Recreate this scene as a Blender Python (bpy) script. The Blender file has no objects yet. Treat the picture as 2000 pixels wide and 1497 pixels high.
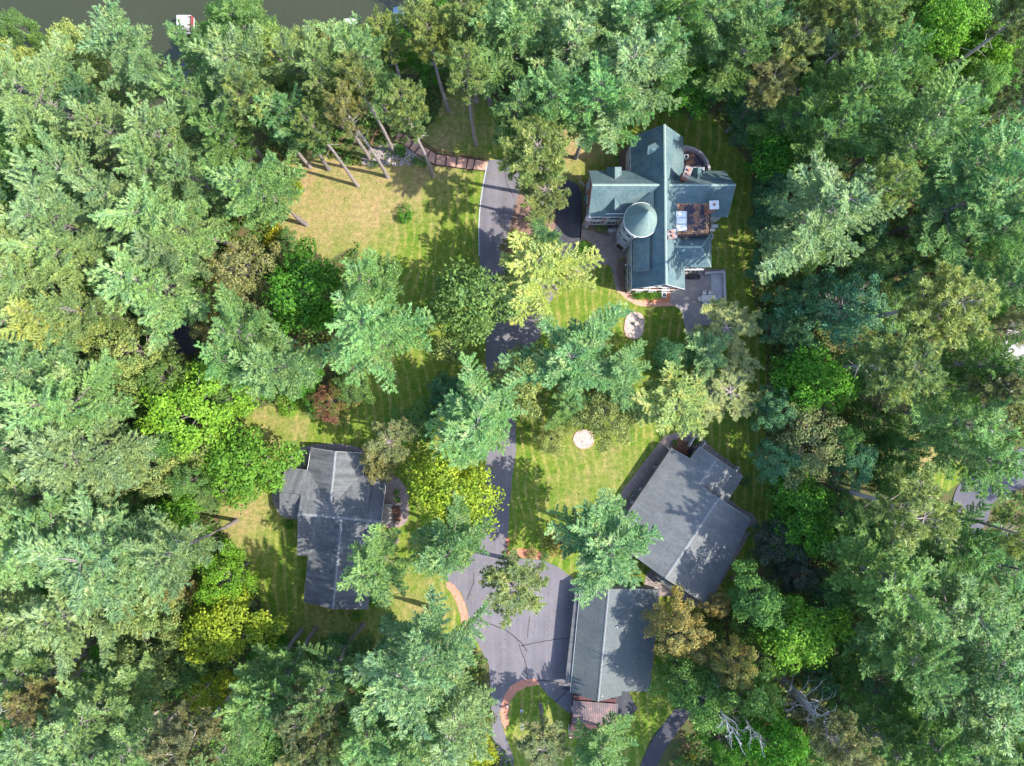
import bpy, bmesh, math, random
import numpy as np
from mathutils import Vector
random.seed(7)
S = 0.08                      # metres per photo pixel on the lawn
H = 110.8                     # flying height of the camera
CX, CY = 1000.0, 748.5
scene = bpy.context.scene
C = scene.collection

# ---------------------------------------------------------------- camera, sky, sun, exposure
cam_d = bpy.data.cameras.new('camera'); cam = bpy.data.objects.new('camera', cam_d); C.objects.link(cam)
cam.location = (0, 0, H); cam.rotation_euler = (0, 0, 0)
cam_d.sensor_width = 36.0; cam_d.lens = 36.0 * H / (2000 * S); cam_d.clip_end = 3000.0
scene.camera = cam
SUN_EL = math.radians(50.0)
sun_to = Vector((0.972, -0.235, 0)).normalized()          # horizontal direction towards the sun
world = bpy.data.worlds.new('World'); scene.world = world; world.use_nodes = True
wn = world.node_tree; wn.nodes.clear()
sky = wn.nodes.new('ShaderNodeTexSky'); sky.sky_type = 'NISHITA'; sky.sun_disc = False
sky.sun_elevation = SUN_EL; sky.sun_rotation = math.atan2(sun_to.x, sun_to.y)
bgn = wn.nodes.new('ShaderNodeBackground'); bgn.inputs['Strength'].default_value = 0.15
wo = wn.nodes.new('ShaderNodeOutputWorld')
wn.links.new(sky.outputs[0], bgn.inputs[0]); wn.links.new(bgn.outputs[0], wo.inputs[0])
sd = bpy.data.lights.new('sun', 'SUN'); sd.energy = 2.35; sd.angle = math.radians(0.53); sd.color = (1.0, 0.93, 0.80)
sun = bpy.data.objects.new('sun', sd); C.objects.link(sun)
to = Vector((sun_to.x * math.cos(SUN_EL), sun_to.y * math.cos(SUN_EL), math.sin(SUN_EL)))
sun.rotation_euler = to.to_track_quat('Z', 'Y').to_euler(); sun.location = to * 200
scene.view_settings.view_transform = 'Standard'; scene.view_settings.look = 'None'
scene.view_settings.gamma = 1.0; scene.view_settings.use_curve_mapping = False
scene.view_settings.exposure = 2.32
scene.cycles.max_bounces = 7; scene.cycles.diffuse_bounces = 5; scene.cycles.transmission_bounces = 4

# ---------------------------------------------------------------- terrain height and photo-point helpers
def gz_uv(u, v):
    ys = np.interp(u, [-600, 0, 200, 420, 600, 700, 790, 830, 1000, 1300], [130, 105, 92, 88, 88, 55, 40, -60, -500, -1500])
    top = np.interp(u, [0, 700, 850, 960], [340, 340, 300, 200])
    t = (top - v) / (top - ys)
    z = -4.2 * np.clip(t, 0, 1) ** 1.3 - np.clip((t - 1) * 7, 0, 3)
    return z
def gz(x, y): return float(gz_uv(CX + x / S, CY - y / S))
def P(px, py, z=0.0):
    k = (H - z) / H
    return Vector(((px - CX) * S * k, (CY - py) * S * k, z))
def G(px, py, dz=0.0):
    z = 0.0
    for _ in range(6):
        p = P(px, py, z); z = gz(p.x, p.y)
    p = P(px, py, z); p.z = z + dz
    return p

# ---------------------------------------------------------------- material helpers
def new_mat(name):
    m = bpy.data.materials.new(name); m.use_nodes = True
    nt = m.node_tree; nt.nodes.clear()
    out = nt.nodes.new('ShaderNodeOutputMaterial'); b = nt.nodes.new('ShaderNodeBsdfPrincipled')
    nt.links.new(b.outputs[0], out.inputs[0]); b.inputs['Roughness'].default_value = 0.9
    b.inputs['Specular IOR Level'].default_value = 0.25
    return m, nt, b, out
def N(nt, t, **kw):
    n = nt.nodes.new(t)
    for k, v in kw.items():
        if k.startswith('i_'):
            n.inputs[k[2:].replace('_', ' ')].default_value = v
        else: setattr(n, k, v)
    return n
def ramp(nt, fac, stops):
    r = nt.nodes.new('ShaderNodeValToRGB'); e = r.color_ramp.elements
    while len(e) < len(stops): e.new(0.5)
    for el, (p, c) in zip(e, stops): el.position = p; el.color = (*c, 1) if len(c) == 3 else c
    nt.links.new(fac, r.inputs[0]); return r.outputs[0]
def mix(nt, fac, a, b, mode='MIX'):
    m = nt.nodes.new('ShaderNodeMix'); m.data_type = 'RGBA'; m.blend_type = mode
    for s, v in ((m.inputs[0], fac), (m.inputs[6], a), (m.inputs[7], b)):
        if isinstance(v, (int, float)): s.default_value = v
        elif isinstance(v, tuple): s.default_value = (*v, 1)
        else: nt.links.new(v, s)
    return m.outputs[2]
def noise(nt, scale, detail=4, rough=0.55, vec=None, out=0):
    n = nt.nodes.new('ShaderNodeTexNoise'); n.inputs['Scale'].default_value = scale
    n.inputs['Detail'].default_value = detail; n.inputs['Roughness'].default_value = rough
    if vec is not None: nt.links.new(vec, n.inputs['Vector'])
    return n.outputs[out]
def world_pos(nt):
    g = nt.nodes.new('ShaderNodeNewGeometry'); return g.outputs['Position']
def bump(nt, b, h, strength=0.4, dist=0.05):
    bp = nt.nodes.new('ShaderNodeBump'); bp.inputs['Strength'].default_value = strength
    bp.inputs['Distance'].default_value = dist; nt.links.new(h, bp.inputs['Height']); nt.links.new(bp.outputs[0], b.inputs['Normal'])
def mottled(name, c1, c2, scale=1.5, rough=0.9, c3=None, scale3=12.0, bumpy=0.0, metal=0.0):
    m, nt, b, _ = new_mat(name); w = world_pos(nt)
    f = ramp(nt, noise(nt, scale, 6, 0.6, w), [(0.3, (0, 0, 0)), (0.7, (1, 1, 1))])
    col = mix(nt, f, c1, c2)
    if c3:
        f3 = ramp(nt, noise(nt, scale3, 3, 0.6, w), [(0.5, (0, 0, 0)), (0.68, (1, 1, 1))]); col = mix(nt, f3, col, c3)
    nt.links.new(col, b.inputs['Base Color']); b.inputs['Roughness'].default_value = rough; b.inputs['Metallic'].default_value = metal
    if bumpy: bump(nt, b, noise(nt, scale3, 4, 0.6, w), bumpy, 0.05)
    return m

def shingle(name, base, dark, lite, streak=0.4, row=0.26):
    m, nt, b, _ = new_mat(name)
    uv = nt.nodes.new('ShaderNodeUVMap'); uv.uv_map = 'slope'
    br = N(nt, 'ShaderNodeTexBrick'); nt.links.new(uv.outputs[0], br.inputs['Vector'])
    br.inputs['Scale'].default_value = 1.0; br.inputs['Brick Width'].default_value = 0.34; br.inputs['Row Height'].default_value = row
    br.inputs['Mortar Size'].default_value = 0.035; br.inputs['Mortar Smooth'].default_value = 0.5
    br.inputs['Color1'].default_value = (*base, 1); br.inputs['Color2'].default_value = (*lite, 1); br.inputs['Mortar'].default_value = (*dark, 1)
    br.inputs['Bias'].default_value = -0.2
    mp = N(nt, 'ShaderNodeMapping'); nt.links.new(uv.outputs[0], mp.inputs[0]); mp.inputs['Scale'].default_value = (1.3, 0.16, 1)
    st = ramp(nt, noise(nt, 1.2, 5, 0.62, mp.outputs[0]), [(0.38, (0, 0, 0)), (0.72, (1, 1, 1))])
    big = ramp(nt, noise(nt, 0.35, 4, 0.6, uv.outputs[0]), [(0.35, (0, 0, 0)), (0.7, (1, 1, 1))])
    c = mix(nt, 0.5, br.outputs[0], mix(nt, big, base, lite))
    sm = nt.nodes.new('ShaderNodeMath'); sm.operation = 'MULTIPLY'; nt.links.new(st, sm.inputs[0]); sm.inputs[1].default_value = streak
    c = mix(nt, sm.outputs[0], c, dark)
    gr = ramp(nt, noise(nt, 9, 3, 0.7, uv.outputs[0]), [(0.3, (0.82,) * 3), (0.7, (1.12,) * 3)])
    c = mix(nt, 1.0, c, gr, 'MULTIPLY')
    wp = world_pos(nt)
    c = mix(nt, ramp(nt, noise(nt, 1.1, 8, 0.82, wp), [(0.57, (0, 0, 0)), (0.70, (0.5,) * 3)]), c, (0.14, 0.11, 0.08))
    c = mix(nt, ramp(nt, noise(nt, 0.5, 7, 0.75, wp), [(0.58, (0, 0, 0)), (0.74, (0.55,) * 3)]), c, dark)
    nt.links.new(c, b.inputs['Base Color']); b.inputs['Roughness'].default_value = 0.8
    bump(nt, b, br.outputs['Fac'], -0.5, 0.03)
    return m

MAT = {}
MAT['roof_green'] = shingle('roof_green', (0.065, 0.12, 0.14), (0.022, 0.052, 0.068), (0.165, 0.215, 0.215), 0.25, 0.28)
MAT['roof_grey'] = shingle('roof_grey', (0.095, 0.102, 0.108), (0.03, 0.033, 0.04), (0.175, 0.182, 0.19), 0.8)
MAT['roof_turret'] = shingle('roof_turret', (0.13, 0.20, 0.195), (0.06, 0.10, 0.11), (0.24, 0.31, 0.28), 0.2, 0.3)
MAT['border_brick'] = mottled('border_brick', (0.36, 0.15, 0.10), (0.44, 0.21, 0.15), 1.5, 0.9, (0.26, 0.12, 0.09), 3)
MAT['roof_grey2'] = shingle('roof_grey2', (0.10, 0.108, 0.114), (0.045, 0.05, 0.055), (0.165, 0.172, 0.178), 0.35, 0.3)
MAT['roof_dark'] = shingle('roof_dark', (0.075, 0.09, 0.098), (0.035, 0.045, 0.05), (0.12, 0.135, 0.14), 0.2, 0.3)
MAT['roof_tar'] = mottled('roof_tar', (0.03, 0.03, 0.045), (0.055, 0.05, 0.07), 0.6, 0.8, (0.30, 0.15, 0.08), 0.7)
MAT['ridge_cap'] = mottled('ridge_cap', (0.16, 0.22, 0.20), (0.22, 0.28, 0.26), 3)
MAT['ridge_grey'] = mottled('ridge_grey', (0.12, 0.13, 0.14), (0.19, 0.2, 0.21), 3)
MAT['white'] = mottled('white', (0.42, 0.42, 0.43), (0.52, 0.52, 0.52), 2, 0.6)
MAT['stucco'] = mottled('stucco', (0.36, 0.37, 0.38), (0.48, 0.48, 0.48), 1.2, 0.9)
MAT['brick'] = mottled('brick', (0.28, 0.10, 0.065), (0.36, 0.15, 0.10), 3, 0.9, (0.22, 0.16, 0.14), 6)
MAT['wall_grey'] = mottled('wall_grey', (0.22, 0.2, 0.18), (0.3, 0.27, 0.24), 2)
MAT['wood'] = mottled('wood', (0.11, 0.055, 0.035), (0.17, 0.09, 0.06), 2.5)
MAT['wood_dark'] = mottled('wood_dark', (0.045, 0.03, 0.028), (0.085, 0.055, 0.045), 3)
MAT['black'] = mottled('black', (0.012, 0.014, 0.02), (0.03, 0.034, 0.045), 2, 0.5)
MAT['metal'] = mottled('metal', (0.35, 0.36, 0.38), (0.45, 0.46, 0.48), 2, 0.4, metal=0.6)
MAT['stone'] = mottled('stone', (0.24, 0.22, 0.24), (0.40, 0.37, 0.38), 1.5, 0.9, (0.16, 0.14, 0.15), 5, 0.5)
MAT['pebble'] = mottled('pebble', (0.42, 0.34, 0.31), (0.60, 0.52, 0.48), 3, 0.85, (0.24, 0.19, 0.19), 4)
MAT['redmetal'] = mottled('redmetal', (0.065, 0.028, 0.032), (0.095, 0.042, 0.045), 1, 0.55)
MAT['greymetal'] = mottled('greymetal', (0.12, 0.095, 0.105), (0.17, 0.135, 0.145), 0.8, 0.55, (0.26, 0.16, 0.16), 1.2)  # pinkish patches are sun dapple painted into the grey
MAT['red'] = mottled('red', (0.18, 0.035, 0.03), (0.24, 0.05, 0.04), 2, 0.5)
MAT['blue'] = mottled('blue', (0.12, 0.2, 0.28), (0.2, 0.28, 0.36), 2, 0.6)
MAT['greenplastic'] = mottled('greenplastic', (0.02, 0.2, 0.13), (0.03, 0.26, 0.17), 2, 0.5)
MAT['bark_wp'] = mottled('bark_wp', (0.10, 0.085, 0.085), (0.19, 0.165, 0.16), 2.5, 0.95, (0.26, 0.23, 0.23), 5, 0.6)
MAT['bark_rp'] = mottled('bark_rp', (0.20, 0.165, 0.155), (0.31, 0.27, 0.255), 2.5, 0.95, (0.15, 0.115, 0.11), 5, 0.6)
MAT['bark_dead'] = mottled('bark_dead', (0.32, 0.29, 0.30), (0.46, 0.43, 0.43), 2.5, 0.95, (0.2, 0.18, 0.18), 5)
def glassmat():
    m, nt, b, _ = new_mat('glass_pane'); b.inputs['Base Color'].default_value = (0.03, 0.04, 0.05, 1)
    b.inputs['Roughness'].default_value = 0.08; b.inputs['Specular IOR Level'].default_value = 0.8; return m
MAT['glass'] = glassmat()
MAT['skylight'] = mottled('skylight', (0.55, 0.58, 0.62), (0.66, 0.69, 0.72), 0.8, 0.3)

def asphalt(name, c1, c2, stain):
    m, nt, b, _ = new_mat(name); w = world_pos(nt)
    c = mix(nt, ramp(nt, noise(nt, 0.22, 6, 0.65, w), [(0.32, (0, 0, 0)), (0.7, (1, 1, 1))]), c1, c2)
    c = mix(nt, ramp(nt, noise(nt, 1.6, 5, 0.7, w), [(0.55, (0, 0, 0)), (0.85, (0.6, 0.6, 0.6))]), c, stain)
    g = ramp(nt, noise(nt, 22, 2, 0.6, w), [(0.3, (0.82,) * 3), (0.7, (1.18,) * 3)])
    c = mix(nt, 1.0, c, g, 'MULTIPLY')
    mp = N(nt, 'ShaderNodeMapping'); nt.links.new(w, mp.inputs[0]); mp.inputs['Scale'].default_value = (1.0, 0.06, 1)
    c = mix(nt, 1.0, c, ramp(nt, noise(nt, 0.9, 3, 0.6, mp.outputs[0]), [(0.35, (0.88,) * 3), (0.65, (1.1,) * 3)]), 'MULTIPLY')
    c = mix(nt, ramp(nt, noise(nt, 0.75, 7, 0.78, w), [(0.58, (0, 0, 0)), (0.70, (0.55,) * 3)]), c, (0.15, 0.105, 0.075))
    nt.links.new(c, b.inputs['Base Color']); b.inputs['Roughness'].default_value = 0.85
    bump(nt, b, noise(nt, 25, 2, 0.6, w), 0.3, 0.02); return m
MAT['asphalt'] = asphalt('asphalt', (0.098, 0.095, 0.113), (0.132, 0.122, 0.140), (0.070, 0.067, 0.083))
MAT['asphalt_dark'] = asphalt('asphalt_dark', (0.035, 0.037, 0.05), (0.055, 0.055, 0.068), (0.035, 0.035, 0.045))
MAT['asphalt_right'] = asphalt('asphalt_right', (0.06, 0.06, 0.08), (0.085, 0.082, 0.10), (0.08, 0.075, 0.09))
MAT['tar'] = mottled('tar', (0.03, 0.028, 0.033), (0.05, 0.045, 0.05), 3)
MAT['paver'] = mottled('paver', (0.165, 0.13, 0.125), (0.22, 0.175, 0.165), 0.5, 0.9, (0.27, 0.19, 0.16), 1.4)
MAT['patio'] = mottled('patio', (0.17, 0.165, 0.175), (0.215, 0.205, 0.21), 0.5, 0.9, (0.26, 0.235, 0.22), 0.9)
MAT['pale_drive'] = mottled('pale_drive', (0.22, 0.21, 0.21), (0.29, 0.27, 0.27), 0.4, 0.9, (0.13, 0.13, 0.12), 1)
MAT['concrete'] = mottled('concrete', (0.27, 0.285, 0.31), (0.35, 0.365, 0.385), 0.7, 0.85, (0.26, 0.27, 0.28), 2)
MAT['mulch'] = mottled('mulch', (0.11, 0.07, 0.055), (0.17, 0.11, 0.09), 2.5, 0.95, (0.24, 0.15, 0.12), 6, 0.6)
MAT['mulch_red'] = mottled('mulch_red', (0.34, 0.13, 0.08), (0.42, 0.19, 0.12), 2.5, 0.95, (0.2, 0.09, 0.06), 6, 0.6)
MAT['rockbed'] = mottled('rockbed', (0.15, 0.125, 0.125), (0.26, 0.22, 0.215), 2.2, 0.95, (0.09, 0.075, 0.08), 3.5, 0.8)
def brickpave():
    m, nt, b, _ = new_mat('brick_paving'); w = world_pos(nt)
    br = N(nt, 'ShaderNodeTexBrick'); nt.links.new(w, br.inputs['Vector']); br.inputs['Scale'].default_value = 1
    br.inputs['Brick Width'].default_value = 0.4; br.inputs['Row Height'].default_value = 0.2; br.inputs['Mortar Size'].default_value = 0.02
    br.inputs['Color1'].default_value = (0.40, 0.21, 0.15, 1); br.inputs['Color2'].default_value = (0.48, 0.29, 0.22, 1); br.inputs['Mortar'].default_value = (0.3, 0.18, 0.14, 1)
    c = mix(nt, ramp(nt, noise(nt, 1.2, 5, 0.6, w), [(0.45, (0, 0, 0)), (0.75, (0.5, 0.5, 0.5))]), br.outputs[0], (0.27, 0.16, 0.12))
    nt.links.new(c, b.inputs['Base Color']); return m
MAT['brickpave'] = brickpave()
def watermat():
    m, nt, b, _ = new_mat('lake_water'); w = world_pos(nt)
    mp = N(nt, 'ShaderNodeMapping'); nt.links.new(w, mp.inputs[0]); mp.inputs['Scale'].default_value = (1.0, 0.45, 1)
    c = mix(nt, noise(nt, 0.04, 3, 0.5, w), (0.020, 0.024, 0.009), (0.032, 0.034, 0.015))
    nt.links.new(c, b.inputs['Base Color']); b.inputs['Roughness'].default_value = 0.22; b.inputs['Specular IOR Level'].default_value = 0.4
    bump(nt, b, noise(nt, 2.2, 5, 0.6, mp.outputs[0]), 0.6, 0.1); return m
MAT['water'] = watermat()

def ground_mat():
    m, nt, b, _ = new_mat('grass_and_soil'); w = world_pos(nt)
    al = N(nt, 'ShaderNodeAttribute', attribute_name='lawn'); ad = N(nt, 'ShaderNodeAttribute', attribute_name='dry')
    # grass
    fine = noise(nt, 3.2, 6, 0.72, w); mid = noise(nt, 0.55, 5, 0.6, w)
    g = mix(nt, ramp(nt, mid, [(0.35, (0, 0, 0)), (0.68, (1, 1, 1))]), (0.068, 0.135, 0.016), (0.155, 0.180, 0.036))
    # mowing stripes running up the photo
    sx = N(nt, 'ShaderNodeSeparateXYZ'); nt.links.new(w, sx.inputs[0])
    wob = N(nt, 'ShaderNodeMath', operation='MULTIPLY_ADD'); nt.links.new(noise(nt, 0.06, 2, 0.5, w), wob.inputs[0]); wob.inputs[1].default_value = 7.0; nt.links.new(sx.outputs[0], wob.inputs[2])
    sn = N(nt, 'ShaderNodeMath', operation='MULTIPLY'); nt.links.new(wob.outputs[0], sn.inputs[0]); sn.inputs[1].default_value = 4.3
    si = N(nt, 'ShaderNodeMath', operation='SINE'); nt.links.new(sn.outputs[0], si.inputs[0])
    sf0 = ramp(nt, si.outputs[0], [(0.3, (0, 0, 0)), (0.7, (0.75,) * 3)])
    sf = mix(nt, 1.0, sf0, ramp(nt, noise(nt, 0.45, 6, 0.75, w), [(0.38, (0.1,) * 3), (0.62, (1,) * 3)]), 'MULTIPLY')
    g = mix(nt, sf, g, (0.27, 0.235, 0.085))
    # dry grass
    dry = mix(nt, ramp(nt, mid, [(0.3, (0, 0, 0)), (0.7, (1, 1, 1))]), (0.255, 0.175, 0.10), (0.21, 0.19, 0.08))
    dn = N(nt, 'ShaderNodeMath', operation='MULTIPLY_ADD'); nt.links.new(noise(nt, 0.35, 6, 0.65, w), dn.inputs[0]); dn.inputs[1].default_value = 0.55
    dm = N(nt, 'ShaderNodeMath', operation='MULTIPLY_ADD'); nt.links.new(ad.outputs['Fac'], dm.inputs[0]); dm.inputs[1].default_value = 0.42; dm.inputs[2].default_value = 0.25
    nt.links.new(dm.outputs[0], dn.inputs[2])
    df = ramp(nt, dn.outputs[0], [(0.58, (0, 0, 0)), (0.86, (1, 1, 1))])
    g = mix(nt, df, g, dry)
    patch = ramp(nt, noise(nt, 0.16, 6, 0.7, w), [(0.45, (0, 0, 0)), (0.62, (0.55,) * 3)])
    g = mix(nt, patch, g, (0.09, 0.145, 0.02))
    tuft = ramp(nt, noise(nt, 1.4, 7, 0.8, w), [(0.36, (0.62, 0.74, 0.6)), (0.64, (1.28, 1.18, 1.2))])
    g = mix(nt, 1.0, g, tuft, 'MULTIPLY')
    g = mix(nt, 1.0, g, ramp(nt, fine, [(0.3, (0.7,) * 3), (0.7, (1.28,) * 3)]), 'MULTIPLY')
    g = mix(nt, ramp(nt, noise(nt, 1.3, 7, 0.75, w), [(0.58, (0, 0, 0)), (0.72, (0.5,) * 3)]), g, (0.06, 0.09, 0.02))
    g = mix(nt, ramp(nt, noise(nt, 0.9, 8, 0.8, w), [(0.60, (0, 0, 0)), (0.72, (0.5,) * 3)]), g, (0.20, 0.12, 0.06))
    # forest floor
    ff = mix(nt, ramp(nt, noise(nt, 0.5, 6, 0.65, w), [(0.35, (0, 0, 0)), (0.65, (1, 1, 1))]), (0.045, 0.08, 0.026), (0.11, 0.075, 0.045))
    ff = mix(nt, ramp(nt, noise(nt, 2.5, 4, 0.7, w), [(0.5, (0, 0, 0)), (0.7, (0.8, 0.8, 0.8))]), ff, (0.03, 0.065, 0.015))
    lf = N(nt, 'ShaderNodeMath', operation='MULTIPLY_ADD'); nt.links.new(noise(nt, 0.8, 4, 0.6, w), lf.inputs[0]); lf.inputs[1].default_value = 0.7; nt.links.new(al.outputs['Fac'], lf.inputs[2])
    fac = ramp(nt, lf.outputs[0], [(0.78, (0, 0, 0)), (0.92, (1, 1, 1))])
    nt.links.new(mix(nt, fac, ff, g), b.inputs['Base Color'])
    b.inputs['Roughness'].default_value = 1.0; b.inputs['Specular IOR Level'].default_value = 0.05
    bump(nt, b, noise(nt, 7, 5, 0.7, w), 0.6, 0.12)
    return m
MAT['ground'] = ground_mat()

def leaf_mat(name, trans=0.3, rough=0.5, spec=0.35, var=0.35):
    m, nt, b, out = new_mat(name); w = world_pos(nt)
    oi = N(nt, 'ShaderNodeObjectInfo'); ge = N(nt, 'ShaderNodeNewGeometry')
    c2 = N(nt, 'ShaderNodeAttribute', attribute_type='OBJECT', attribute_name='second_colour')
    mx = N(nt, 'ShaderNodeAttribute', attribute_type='OBJECT', attribute_name='second_share')
    nz = N(nt, 'ShaderNodeMath', operation='MULTIPLY_ADD'); nt.links.new(noise(nt, 0.45, 4, 0.65, w), nz.inputs[0]); nz.inputs[1].default_value = 1.0
    nt.links.new(mx.outputs['Fac'], nz.inputs[2])
    f = ramp(nt, nz.outputs[0], [(0.93, (0, 0, 0)), (1.06, (1, 1, 1))])
    c = mix(nt, f, oi.outputs['Color'], c2.outputs['Color'])
    v = ramp(nt, ge.outputs['Random Per Island'], [(0.0, (1 - var,) * 3), (1.0, (1 + var * 1.2, 1 + var * 1.1, 1 + var * 0.6))])
    c = mix(nt, 1.0, c, v, 'MULTIPLY')
    hv = ramp(nt, noise(nt, 0.7, 4, 0.65, w), [(0.3, (0.66, 0.78, 0.92)), (0.7, (1.3, 1.16, 0.92))])
    c = mix(nt, 1.0, c, hv, 'MULTIPLY')
    nt.links.new(c, b.inputs['Base Color']); b.inputs['Roughness'].default_value = rough; b.inputs['Specular IOR Level'].default_value = spec
    tr = N(nt, 'ShaderNodeBsdfTranslucent'); nt.links.new(mix(nt, 1.0, c, (1.0, 1.15, 0.72), 'MULTIPLY'), tr.inputs[0])
    ms = N(nt, 'ShaderNodeMixShader'); ms.inputs[0].default_value = trans
    nt.links.new(b.outputs[0], ms.inputs[1]); nt.links.new(tr.outputs[0], ms.inputs[2]); nt.links.new(ms.outputs[0], out.inputs[0])
    return m
MAT['needles'] = leaf_mat('needles', 0.38, 0.45, 0.45, 0.45)
MAT['leaves'] = leaf_mat('leaves', 0.42, 0.6, 0.25)

# ---------------------------------------------------------------- object helpers
def link(o, parent=None):
    C.objects.link(o)
    if parent is not None: o.parent = parent
    return o
def empty(name, loc=(0, 0, 0), label=None, cat=None, group=None, rz=0.0):
    o = bpy.data.objects.new(name, None); o.empty_display_size = 0.3; C.objects.link(o)
    o.location = loc; o.rotation_euler = (0, 0, rz)
    tag(o, label, cat, group); return o
def tag(o, label=None, cat=None, group=None, kind=None):
    if label: o['label'] = label
    if cat: o['category'] = cat
    if group: o['group'] = group
    if kind: o['kind'] = kind
    return o
def fast_mesh(name, verts, faces, mat=None, smooth=False):
    me = bpy.data.meshes.new(name); verts = np.asarray(verts, dtype=np.float32); faces = np.asarray(faces, dtype=np.int32)
    k = faces.shape[1]
    me.vertices.add(len(verts)); me.vertices.foreach_set('co', verts.ravel())
    me.loops.add(faces.size); me.loops.foreach_set('vertex_index', faces.ravel())
    me.polygons.add(len(faces)); me.polygons.foreach_set('loop_start', np.arange(0, faces.size, k, dtype=np.int32))
    me.update(calc_edges=True)
    if mat: me.materials.append(mat)
    if smooth: me.polygons.foreach_set('use_smooth', np.ones(len(faces), dtype=bool))
    return me
class MB:
    """collects vertices and faces in world metres, built as one mesh"""
    def __init__(s): s.v = []; s.f = []
    def add(s, vs, fs):
        n = len(s.v); s.v += [tuple(v) for v in vs]; s.f += [tuple(i + n for i in f) for f in fs]; return s
    def box(s, c, size, rz=0.0, rx=0.0):
        hx, hy, hz = size[0] / 2, size[1] / 2, size[2] / 2; vs = []
        for dx in (-hx, hx):
            for dy in (-hy, hy):
                for dz in (-hz, hz):
                    y = dy * math.cos(rx) - dz * math.sin(rx); z = dy * math.sin(rx) + dz * math.cos(rx)
                    vs.append((c[0] + dx * math.cos(rz) - y * math.sin(rz), c[1] + dx * math.sin(rz) + y * math.cos(rz), c[2] + z))
        return s.add(vs, [(0, 1, 3, 2), (4, 6, 7, 5), (0, 4, 5, 1), (2, 3, 7, 6), (0, 2, 6, 4), (1, 5, 7, 3)])
    def prism(s, pts, th):
        """pts: 3-D polygon (top), extruded straight down by th (or to the heights given)"""
        n = len(pts); low = [(p[0], p[1], p[2] - th) for p in pts]
        a = sum(pts[i][0] * pts[(i + 1) % n][1] - pts[(i + 1) % n][0] * pts[i][1] for i in range(n))
        if a < 0: pts = list(pts)[::-1]; low = low[::-1]
        fs = [tuple(range(n)), tuple(range(2 * n - 1, n - 1, -1))] + [(i, i + n, (i + 1) % n + n, (i + 1) % n) for i in range(n)]
        return s.add(list(pts) + low, fs)
    def tube(s, path, radii, k=6, cap=True):
        rings = []; n0 = len(s.v)
        path = [Vector(p) for p in path]
        for i, p in enumerate(path):
            d = (path[min(i + 1, len(path) - 1)] - path[max(i - 1, 0)]).normalized()
            a = d.cross(Vector((0, 0, 1)));
            if a.length < 1e-3: a = Vector((1, 0, 0))
            a.normalize(); b = d.cross(a)
            for j in range(k):
                t = 2 * math.pi * j / k; s.v.append(tuple(p + (a * math.cos(t) + b * math.sin(t)) * radii[i]))
        for i in range(len(path) - 1):
            for j in range(k):
                q = n0 + i * k; s.f.append((q + j, q + (j + 1) % k, q + k + (j + 1) % k, q + k + j))
        if cap:
            s.f.append(tuple(n0 + (len(path) - 1) * k + j for j in range(k))); s.f.append(tuple(n0 + j for j in range(k))[::-1])
        return s
    def disc(s, c, r, z0, z1, k=32, a0=0.0, a1=2 * math.pi, r_top=None):
        r_top = r if r_top is None else r_top
        full = abs(a1 - a0 - 2 * math.pi) < 1e-3; m = k if full else k + 1
        an = [a0 + (a1 - a0) * i / k for i in range(m)]
        pt = [(c[0] + r_top * math.cos(a), c[1] + r_top * math.sin(a), z1) for a in an]; pb = [(c[0] + r * math.cos(a), c[1] + r * math.sin(a), z0) for a in an]
        if not full: pt.append((c[0], c[1], z1)); pb.append((c[0], c[1], z0))
        n = len(pt)
        return s.add(pt + pb, [tuple(range(n)), tuple(range(2 * n - 1, n - 1, -1))] + [(i, i + n, (i + 1) % n + n, (i + 1) % n) for i in range(n)])
    def mesh(s, name, mat, slope_uv=False, smooth=False):
        me = bpy.data.meshes.new(name); me.from_pydata(s.v, [], s.f); me.update()
        if mat: me.materials.append(MAT[mat] if isinstance(mat, str) else mat)
        if slope_uv:
            uvl = me.uv_layers.new(name='slope')
            for p in me.polygons:
                n = p.normal
                h = Vector((-n.y, n.x, 0)); h = h.normalized() if h.length > 0.05 else Vector((1, 0, 0)); up = n.cross(h)
                for li in p.loop_indices:
                    co = me.vertices[me.loops[li].vertex_index].co; uvl.data[li].uv = (co.dot(h), co.dot(up))
        if smooth:
            for p in me.polygons: p.use_smooth = True
        return me
    def obj(s, name, mat, parent=None, **kw):
        o = bpy.data.objects.new(name, s.mesh(name, mat, **kw)); link(o)
        if parent is not None:
            o.parent = parent; o.matrix_parent_inverse = parent_inv(parent)
        return o
def parent_inv(p):
    """world-built children: a root Empty has a location and a turn, a part sits at the identity"""
    from mathutils import Matrix
    if p.parent is not None: return Matrix.Identity(4)
    return (Matrix.Translation(p.location) @ p.rotation_euler.to_matrix().to_4x4()).inverted()
def sheet(name, pxs, layer, mat, th=0.05, kind='structure', parent=None, raise_z=None):
    z = 0.004 * layer + 0.02 if raise_z is None else raise_z
    pts = [P(x, y, z) for x, y in pxs]
    m = MB().prism(pts, th + z); o = m.obj(name, mat, parent)
    bm = bmesh.new(); bm.from_mesh(o.data); bmesh.ops.triangulate(bm, faces=[f for f in bm.faces if len(f.verts) > 4]); bm.to_mesh(o.data); bm.free()
    if kind and parent is None: o['kind'] = kind
    return o
def smooth_px(pts, closed=True, n=3):
    for _ in range(n):
        q = []; m = len(pts)
        for i in range(m if closed else m - 1):
            a, b = pts[i], pts[(i + 1) % m]
            q += [(a[0] * .75 + b[0] * .25, a[1] * .75 + b[1] * .25), (a[0] * .25 + b[0] * .75, a[1] * .25 + b[1] * .75)]
        if not closed: q = [pts[0]] + q + [pts[-1]]
        pts = q
    return pts
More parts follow.
